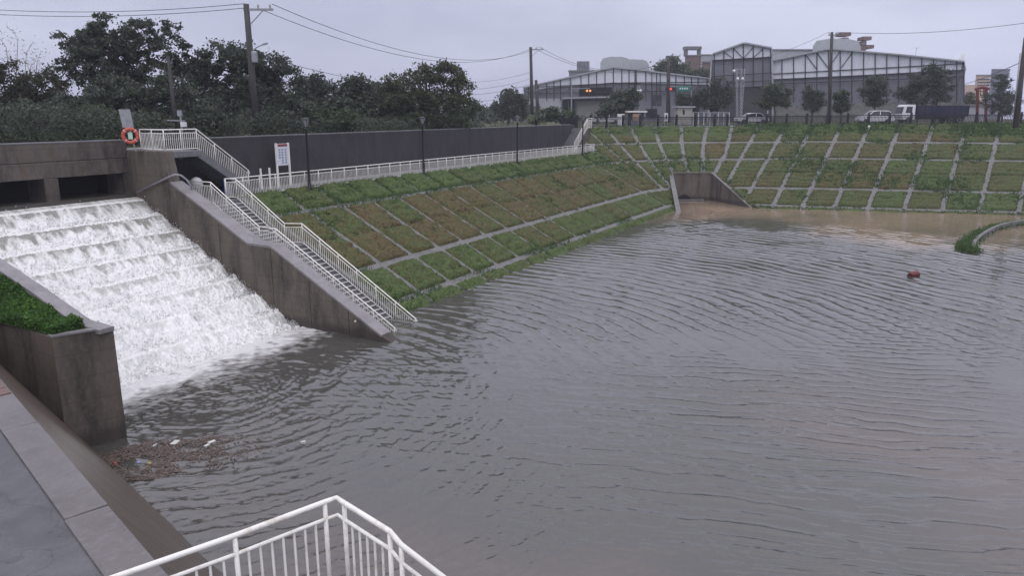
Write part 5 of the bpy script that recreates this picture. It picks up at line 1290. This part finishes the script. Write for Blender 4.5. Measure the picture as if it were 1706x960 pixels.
MB().prism([(-3.55,-1.012,1.35),(-3.42,-1.012,2.15),(-2.7,-1.012,2.15),(-2.7,-1.012,1.35)], (0,2.024,0)).build('side_window', M['glass'], t)
MB().hexa([(-3.97,-.85,1.3),(-3.85,-.85,1.3),(-3.85,.85,1.3),(-3.97,.85,1.3)],[(-3.82,-.85,2.1),(-3.70,-.85,2.1),(-3.70,.85,2.1),(-3.82,.85,2.1)]).build('windscreen', M['glass'], t)
mb = MB().box(-2.1,4.6,-1.1,1.1,.95,2.3); mb.build('load_bed', M['bluecargo'], t)
for k in range(9): MB().box(-1.9+.78*k,-1.8+.78*k,-1.14,-1.1,.95,2.3).build('stake', M['bluecargo'], t)
MB().box(-3.7,4.5,-.5,.5,.55,.94).build('chassis', M['black'], t); wheelset(t,0,0,.42,(-3.0,2.4,3.5),1.05)
pz = gr(1545, 100, 8.42); t.location = pz; t.rotation_euler = (0,0,math.atan2(RT[1],RT[0])); t['_w'] = list(pz)

# ---------------------------------------------------------------- trees and bushes
def tree(name, label, foot, blobs, leafm_, nleaf, lsize, trunk_r=.2, nclust=60, group=None, cat='tree', seed=0, clump=.75, shell=.35, trunk_h=.35, stems=1):
    "blobs: list of (centre, radii). clusters are spread through the blobs; limbs reach out to them; leaves hang round clusters"
    rs = np.random.RandomState(seed+5); foot = Vector(foot); t = thing(name, label, cat, tuple(foot), group)
    vol = np.array([r[0]*r[1]*r[2] for c, r in blobs])**.75; vol = vol/vol.sum(); cl = []
    for k in range(nclust):
        c, r = blobs[rs.choice(len(blobs), p=vol)]
        d = rs.normal(0,1,3); d /= np.linalg.norm(d); q_ = shell + (1-shell)*rs.rand()**.6
        cl.append(np.array(c)+d*np.array(r)*q_)
    cl = np.array(cl); mx_ = np.array([np.mean([c[i] for c, r in blobs]) for i in range(3)])
    mb = MB(); th = foot.z + (mx_[2]-foot.z)*trunk_h
    nodes = []
    for s_ in range(stems):
        off_ = Vector((rs.normal(0,.25)*(stems>1), rs.normal(0,.25)*(stems>1), 0))
        fork = foot.lerp(Vector((mx_[0], mx_[1], foot.z)), .25)+off_*2; fork = Vector((fork.x, fork.y, th))
        tp = Vector((mx_[0]+rs.normal(0,.4), mx_[1]+rs.normal(0,.4), mx_[2]+(mx_[2]-th)*.5))
        pts = [foot+off_, foot.lerp(fork,.5)+off_+Vector((rs.normal(0,.08),rs.normal(0,.08),0)), fork]; mb.tube(pts, trunk_r, 8, trunk_r*.7)
        mb.tube([fork, fork.lerp(tp,.5)+Vector((rs.normal(0,.3),rs.normal(0,.3),0)), tp], trunk_r*.65, 6, trunk_r*.15)
        nodes += [fork, fork.lerp(tp,.35), fork.lerp(tp,.7)]
    nl = max(4, nclust//8); limbs = []
    for k in range(nl):
        tgt = Vector(cl[k]); a = min(nodes, key=lambda q_: (q_-tgt).length + max(0, q_.z-tgt.z)*1.5); m1 = a.lerp(tgt,.5)+Vector((0,0,-.1*(tgt-a).length+.05))
        e = a.lerp(tgt,.92); mb.tube([a, m1, e], trunk_r*.4, 6, trunk_r*.12); limbs += [m1, a.lerp(m1,.6), e]
    for k in range(nl, nclust):
        tgt = Vector(cl[k]); a = min(limbs, key=lambda q_: (q_-tgt).length); mb.tube([a, a.lerp(tgt,.6)+Vector((0,0,-.05)), tgt], trunk_r*.14, 4, trunk_r*.05)
    mb.build('trunk', M['bark'], t)
    w_ = rs.uniform(.5, 1.5, nclust); w_ /= w_.sum(); which = rs.choice(nclust, nleaf, p=w_)
    rad_ = clump*rs.uniform(.6,1.3,nclust)
    P = cl[which] + rs.normal(0,1,(nleaf,3))*np.array([.62,.62,.42])*rad_[which][:,None]
    global R; keepR = R; R = rs; V, Fc = leafquads(P, lsize*rs.uniform(.6,1.3,nleaf), .6); R = keepR
    npmesh('crown', V, Fc, M[leafm_], parent=t, loc=tuple(foot)); return t
def B(u, v, ru, rv, D, rd=None):
    "blob at photo position with photo radii"
    c = at(u, v, D); k = D/F; return (np.array(c), (ru*k*.9, ru*k*.9 if rd is None else rd, rv*k*.85))
GT = 'trees behind the wall'
def T(lb, u, D, bl, m_, n, ls, r, nc, sd, cl, **k): tree('broadleaf_tree', lb, gr(u, D, 8.05), [B(a, b, c, d, D+dd) for a, b, c, d, dd in bl], m_, n, ls, r, nc, GT, seed=sd, clump=cl, **k)
T('biggest spreading tree with an open crown and sky showing through its limbs', 205, 55, [(125,75,34,34,0),(175,52,50,30,0),(200,88,62,34,0),(150,78,40,30,1),(235,62,48,34,0),(285,72,30,38,0),(105,120,30,30,0),(150,105,45,36,-1),(215,110,50,34,1),(275,120,40,30,0),(190,140,60,20,0),(300,95,18,24,1)], 'leafdark', 24000, .115, .26, 330, 1, .32, trunk_h=.5)
T('dark leafy tree just left of the tall utility pole', 390, 58, [(330,125,28,30,0),(365,98,32,28,0),(405,95,30,26,0),(450,112,36,26,0),(478,128,15,20,0),(350,150,50,24,0),(420,145,60,26,1)], 'leafdark', 24000, .12, .24, 200, 2, .4)
T('dense dark green tree in the middle of the row', 545, 68, [(505,150,22,22,0),(540,142,28,20,0),(585,145,26,20,0),(610,160,20,20,0),(520,180,45,24,-1),(580,185,45,24,-1),(500,185,40,20,-2)], 'leafdark', 24000, .14, .22, 170, 3, .6)
T('pale dotted rounded tree with bare topmost leaves above the wall', 715, 70, [(660,132,28,18,0),(700,125,36,20,0),(740,125,34,24,0),(770,150,24,28,0),(690,160,60,26,0),(740,170,50,26,0),(735,112,20,10,0),(640,150,18,16,0)], 'leafolive', 13500, .12, .2, 230, 4, .42, stems=3)
T('mid green bushy tree between the dense dark tree and the rounded one', 640, 74, [(620,180,35,22,0),(660,188,40,20,0),(640,168,22,14,0)], 'leafmid', 9000, .14, .15, 80, 5, .6)
T('browned shrubby tree below the bamboo at the picture edge', 40, 52, [(70,150,38,32,0),(15,135,30,34,0),(40,180,60,26,0),(100,185,40,24,0)], 'leafbrown', 16000, .10, .14, 150, 6, .42)
T('low dark tree directly behind the lifebuoy and sign', 190, 49, [(130,180,50,26,0),(185,155,45,30,0),(240,165,40,28,0),(290,150,34,28,0),(320,175,34,24,0),(230,190,60,16,0)], 'leafdark', 24000, .10, .15, 200, 7, .42)
T('dark shrubby tree under the tall utility pole', 440, 57, [(390,175,40,24,0),(440,165,36,26,0),(480,178,34,24,0),(350,180,34,20,-2),(430,195,70,10,-2)], 'leafdark', 18000, .10, .14, 150, 8, .45)
T('small dark tree at the left beyond the wall end', 846, 120, [(834,175,16,14,0),(850,162,14,12,0),(868,168,14,16,0),(850,186,26,10,0)], 'leafdark', 6500, .22, .2, 70, 9, .7)
T('yellow green low tree right at the end of the tree row', 785, 90, [(788,180,12,10,0),(772,190,20,10,0)], 'leafmid', 3500, .15, .12, 40, 10, .5)
T('squat dark bush crowding the far left of the wall top', 30, 47, [(10,205,50,18,0),(70,200,40,20,0),(100,185,30,20,0)], 'leafdark', 15000, .08, .1, 120, 12, .4)
T('dark bush between the lifebuoy and the browned tree', 150, 46, [(120,205,36,20,0),(165,200,36,24,0),(200,205,26,16,0)], 'leafmid', 12000, .075, .1, 110, 13, .38)
T('tangled bush just behind the landing railing', 290, 48.5, [(260,200,36,22,0),(300,192,34,26,0),(345,200,34,22,0)], 'leafdark', 14000, .08, .1, 110, 14, .4)
T('bush below the dense dark tree beside the notice board', 520, 58, [(490,200,34,16,0),(530,196,30,20,0),(575,200,34,16,0)], 'leafmid', 12000, .09, .1, 100, 15, .4)
T('low bush under the rounded tree', 700, 69, [(660,205,34,12,0),(710,200,34,14,0),(755,202,30,12,0)], 'leafmid', 10000, .10, .1, 90, 16, .4)
tree('conifer_tree','dark pointed distant trees beside the far high rise', gr(630,130,8.05), [B(620,148,10,10,130),B(638,150,14,9,130),B(660,152,12,9,130)], 'leafdark', 4500, .28, .2, 60, GT, seed=11, clump=.6)
# bamboo wisps at the far left
t = thing('bamboo', 'pale feathery bamboo stems bending over at the left picture edge', 'bamboo', tuple(gr(30,52,8.05)))
mb = MB(); lp_ = []
for u0, u1, v1, bend in ((8,-10,85,-12),(20,10,60,-22),(28,44,70,18),(40,50,95,20),(48,62,85,10),(14,30,45,-28),(2,6,110,5),(55,50,105,-8),(33,22,90,-15)):
    a = gr(u0+10, 52, 8.05); m1 = at((u0+u1)/2+4, 150, 52); m2 = at(u1, v1+18, 52); e = at(u1+bend*.6, v1, 52); pts = [a, m1, m2, e]; mb.tube(pts, .035, 5, .008)
    for k in range(60): q_ = rnd.random(); p_ = m1.lerp(m2, q_) if rnd.random() < .6 else m2.lerp(e, q_); lp_.append(tuple(p_+Vector((rnd.gauss(0,.28),rnd.gauss(0,.28),rnd.gauss(0,.3)))))
mb.build('stem', mat('bamboo stem', (.20,.18,.12), .7), t)
V, Fc = leafquads(np.array(lp_), R.uniform(.07,.13,len(lp_)), .2); npmesh('foliage', V, Fc, M['leafolive'], parent=t, loc=tuple(t['_w']))
# undergrowth mass behind the wall
def bushes(name, label, us, D, vt, nper, ls, m_, jitter=1.0, z=8.05):
    P = []
    for u in us:
        for k in range(nper):
            uu = u + R.uniform(-1,1)*14; d = (38.6/(.485-.000686*(uu-853)) + R.uniform(.3, 6)) if D < 60 else D + R.uniform(-3, 6); h = (.5+.75*float(fbm(uu*.06, d*.4, 3)))*((185-ip(uu, vt))/F*d + (EYE-z))
            if h <= 0: continue
            b0 = gr(uu, d, z); P.append((b0.x, b0.y, z + h*R.rand()**.7))
    V, Fc = leafquads(np.array(P), ls*R.uniform(.6,1.4,len(P)), .55); return tag(npmesh(name, V, Fc, M[m_]), label, 'undergrowth', kind='stuff')
bushes('undergrowth', 'dark tangled undergrowth filling the space under the trees behind the wall', range(-60,800,12), 46, [(-60,168),(60,170),(150,178),(330,186),(480,192),(640,196),(800,202)], 520, .085, 'leafdark')
bushes('scrub', 'paler green scrub showing just above the dark wall', range(340,960,12), 44, [(340,206),(420,198),(480,203),(560,207),(800,206),(960,208)], 110, .075, 'leafmid')
bushes('verge_plants', 'fresh leafy plants along the foot of the trees above the gate wall', range(-60,240,12), 42, [(-60,215),(100,216),(240,205)], 110, .085, 'leafmid')
bushes('far_woods', 'far dark woods behind the tree row', range(300,900,14), 130, [(300,165),(560,155),(700,160),(800,178),(900,176)], 200, .3, 'leafdark')
# bushes by the warehouse, street trees
GS = 'street trees before the sheds'
tree('bush','low dark hedge bush beside the palm', gr(925,92,8.1), [B(915,190,16,10,92),B(945,195,20,9,92)], 'leafmid', 3500, .16, .08, 30, 'bushes by the road', 'bush', 20, .5)
tree('bush','wide dark bush between the shutter and the grey cabinet', gr(1035,104,8.1), [B(1030,172,22,18,104),B(1052,160,16,12,105),B(1008,185,14,10,103)], 'leafdark', 6500, .2, .12, 45, 'bushes by the road', 'bush', 21, .7)
street = [(1195,112,[(1196,160,26,30),(1190,140,16,16),(1215,150,14,22),(1180,175,18,16)],'leafdark','widest street tree at the left of the tall shed'),
 (1126,112,[(1135,165,14,12),(1165,160,16,16),(1150,178,20,12)],'leafdark','dark street tree behind the pump house'),
 (1290,104,[(1290,150,18,16),(1275,168,20,14),(1300,170,18,14),(1312,155,8,8)],'leafmid','street tree with pale forked trunk by the white hatchback'),
 (1352,106,[(1350,155,14,12),(1352,172,18,14),(1362,165,14,14)],'leafdark','dark street tree just left of the tall shed pole'),
 (1400,104,[(1402,160,12,12),(1400,178,14,10)],'leafmid','small yellowish street tree right of the tall shed pole'),
 (1455,102,[(1460,135,16,12),(1448,152,22,12),(1470,150,14,14),(1458,170,18,10)],'leafdark','slim street tree above the white estate car'),
 (1527,104,[(1525,140,20,18),(1510,155,18,14),(1530,165,20,14)],'leafdark','street tree at the cab end of the blue truck'),
 (1557,104,[(1555,118,20,14),(1550,140,28,18),(1572,130,16,16),(1560,160,26,14),(1585,150,10,12)],'leafdark','tallest street tree over the blue truck bed'),
 (1668,112,[(1668,140,18,18),(1655,160,20,16),(1685,165,18,20),(1670,180,26,12)],'leafdark','bushy street tree at the foot of the banded tower'),
 (1615,135,[(1612,165,14,12),(1625,178,16,10)],'leafmid','low tree between the shed corner and the red gate')]
for k, (u, D, bl, lm, lb) in enumerate(street):
    tree('street_tree', lb, gr(u,D,8.3), [B(a,b_,c,d,D) for a,b_,c,d in bl], lm, 4800+900*len(bl), .11, .12, 120, GS, seed=30+k, clump=.42, shell=.15, trunk_h=.4)
tree('hill_tree','round hilltop trees between the low warehouse roof and the tall shed', gr(1150,185,8.05), [B(1110,112,18,12,185),B(1140,120,24,12,185),B(1170,122,20,10,185),B(1120,98,10,8,185),B(1150,135,40,14,185)], 'leafmid', 6500, .36, .3, 60, None, seed=50, clump=1.1)
# palm by the warehouse pole
pf = gr(893,94,8.05); t = thing('palm_tree','stubby palm with arching fronds at the foot of the warehouse pole','palm', tuple(pf))
MB().tube([pf, pf+upz*1.0],.22,8,.18).build('trunk', M['bark'], t); c = pf+upz*1.0
for k in range(22):
    a = 2*PI*k/22+rnd.uniform(-.1,.1); el = rnd.uniform(.15,1.2); ln = rnd.uniform(1.5,2.1); d = Vector((math.cos(a),math.sin(a),0)); mb = MB(); pv = None
    for j in range(9):
        q_ = j/8; p_ = c + d*ln*q_*math.cos(el*.8) + upz*(ln*q_*math.sin(el) - 1.3*q_*q_); sd = Vector((-d.y,d.x,0))*(.22*math.sin(PI*min(1,q_*.9+.12))); i = len(mb.v); mb.v += [tuple(p_-sd-upz*.08), tuple(p_), tuple(p_+sd-upz*.08)]
        if pv is not None: mb.f += [(pv,i,i+1,pv+1),(pv+1,i+1,i+2,pv+2)]
        pv = i
    mb.build('frond', M['palm'], t)

# ---------------------------------------------------------------- rain-damp air
hm_ = bpy.data.materials.new('damp air'); hm_.use_nodes = True; nt = hm_.node_tree; nt.nodes.clear(); o_ = N(nt, 'ShaderNodeOutputMaterial'); v_ = N(nt, 'ShaderNodeVolumePrincipled')
v_.inputs['Color'].default_value = (.80,.83,.95,1); v_.inputs['Density'].default_value = .0006; v_.inputs['Anisotropy'].default_value = .2; nt.links.new(v_.outputs[0], o_.inputs[1])
tag(MB().box(-320, 1600, -1300, 1600, -3, 60).build('haze', hm_), 'thin rain haze over the basin', 'haze', kind='stuff')
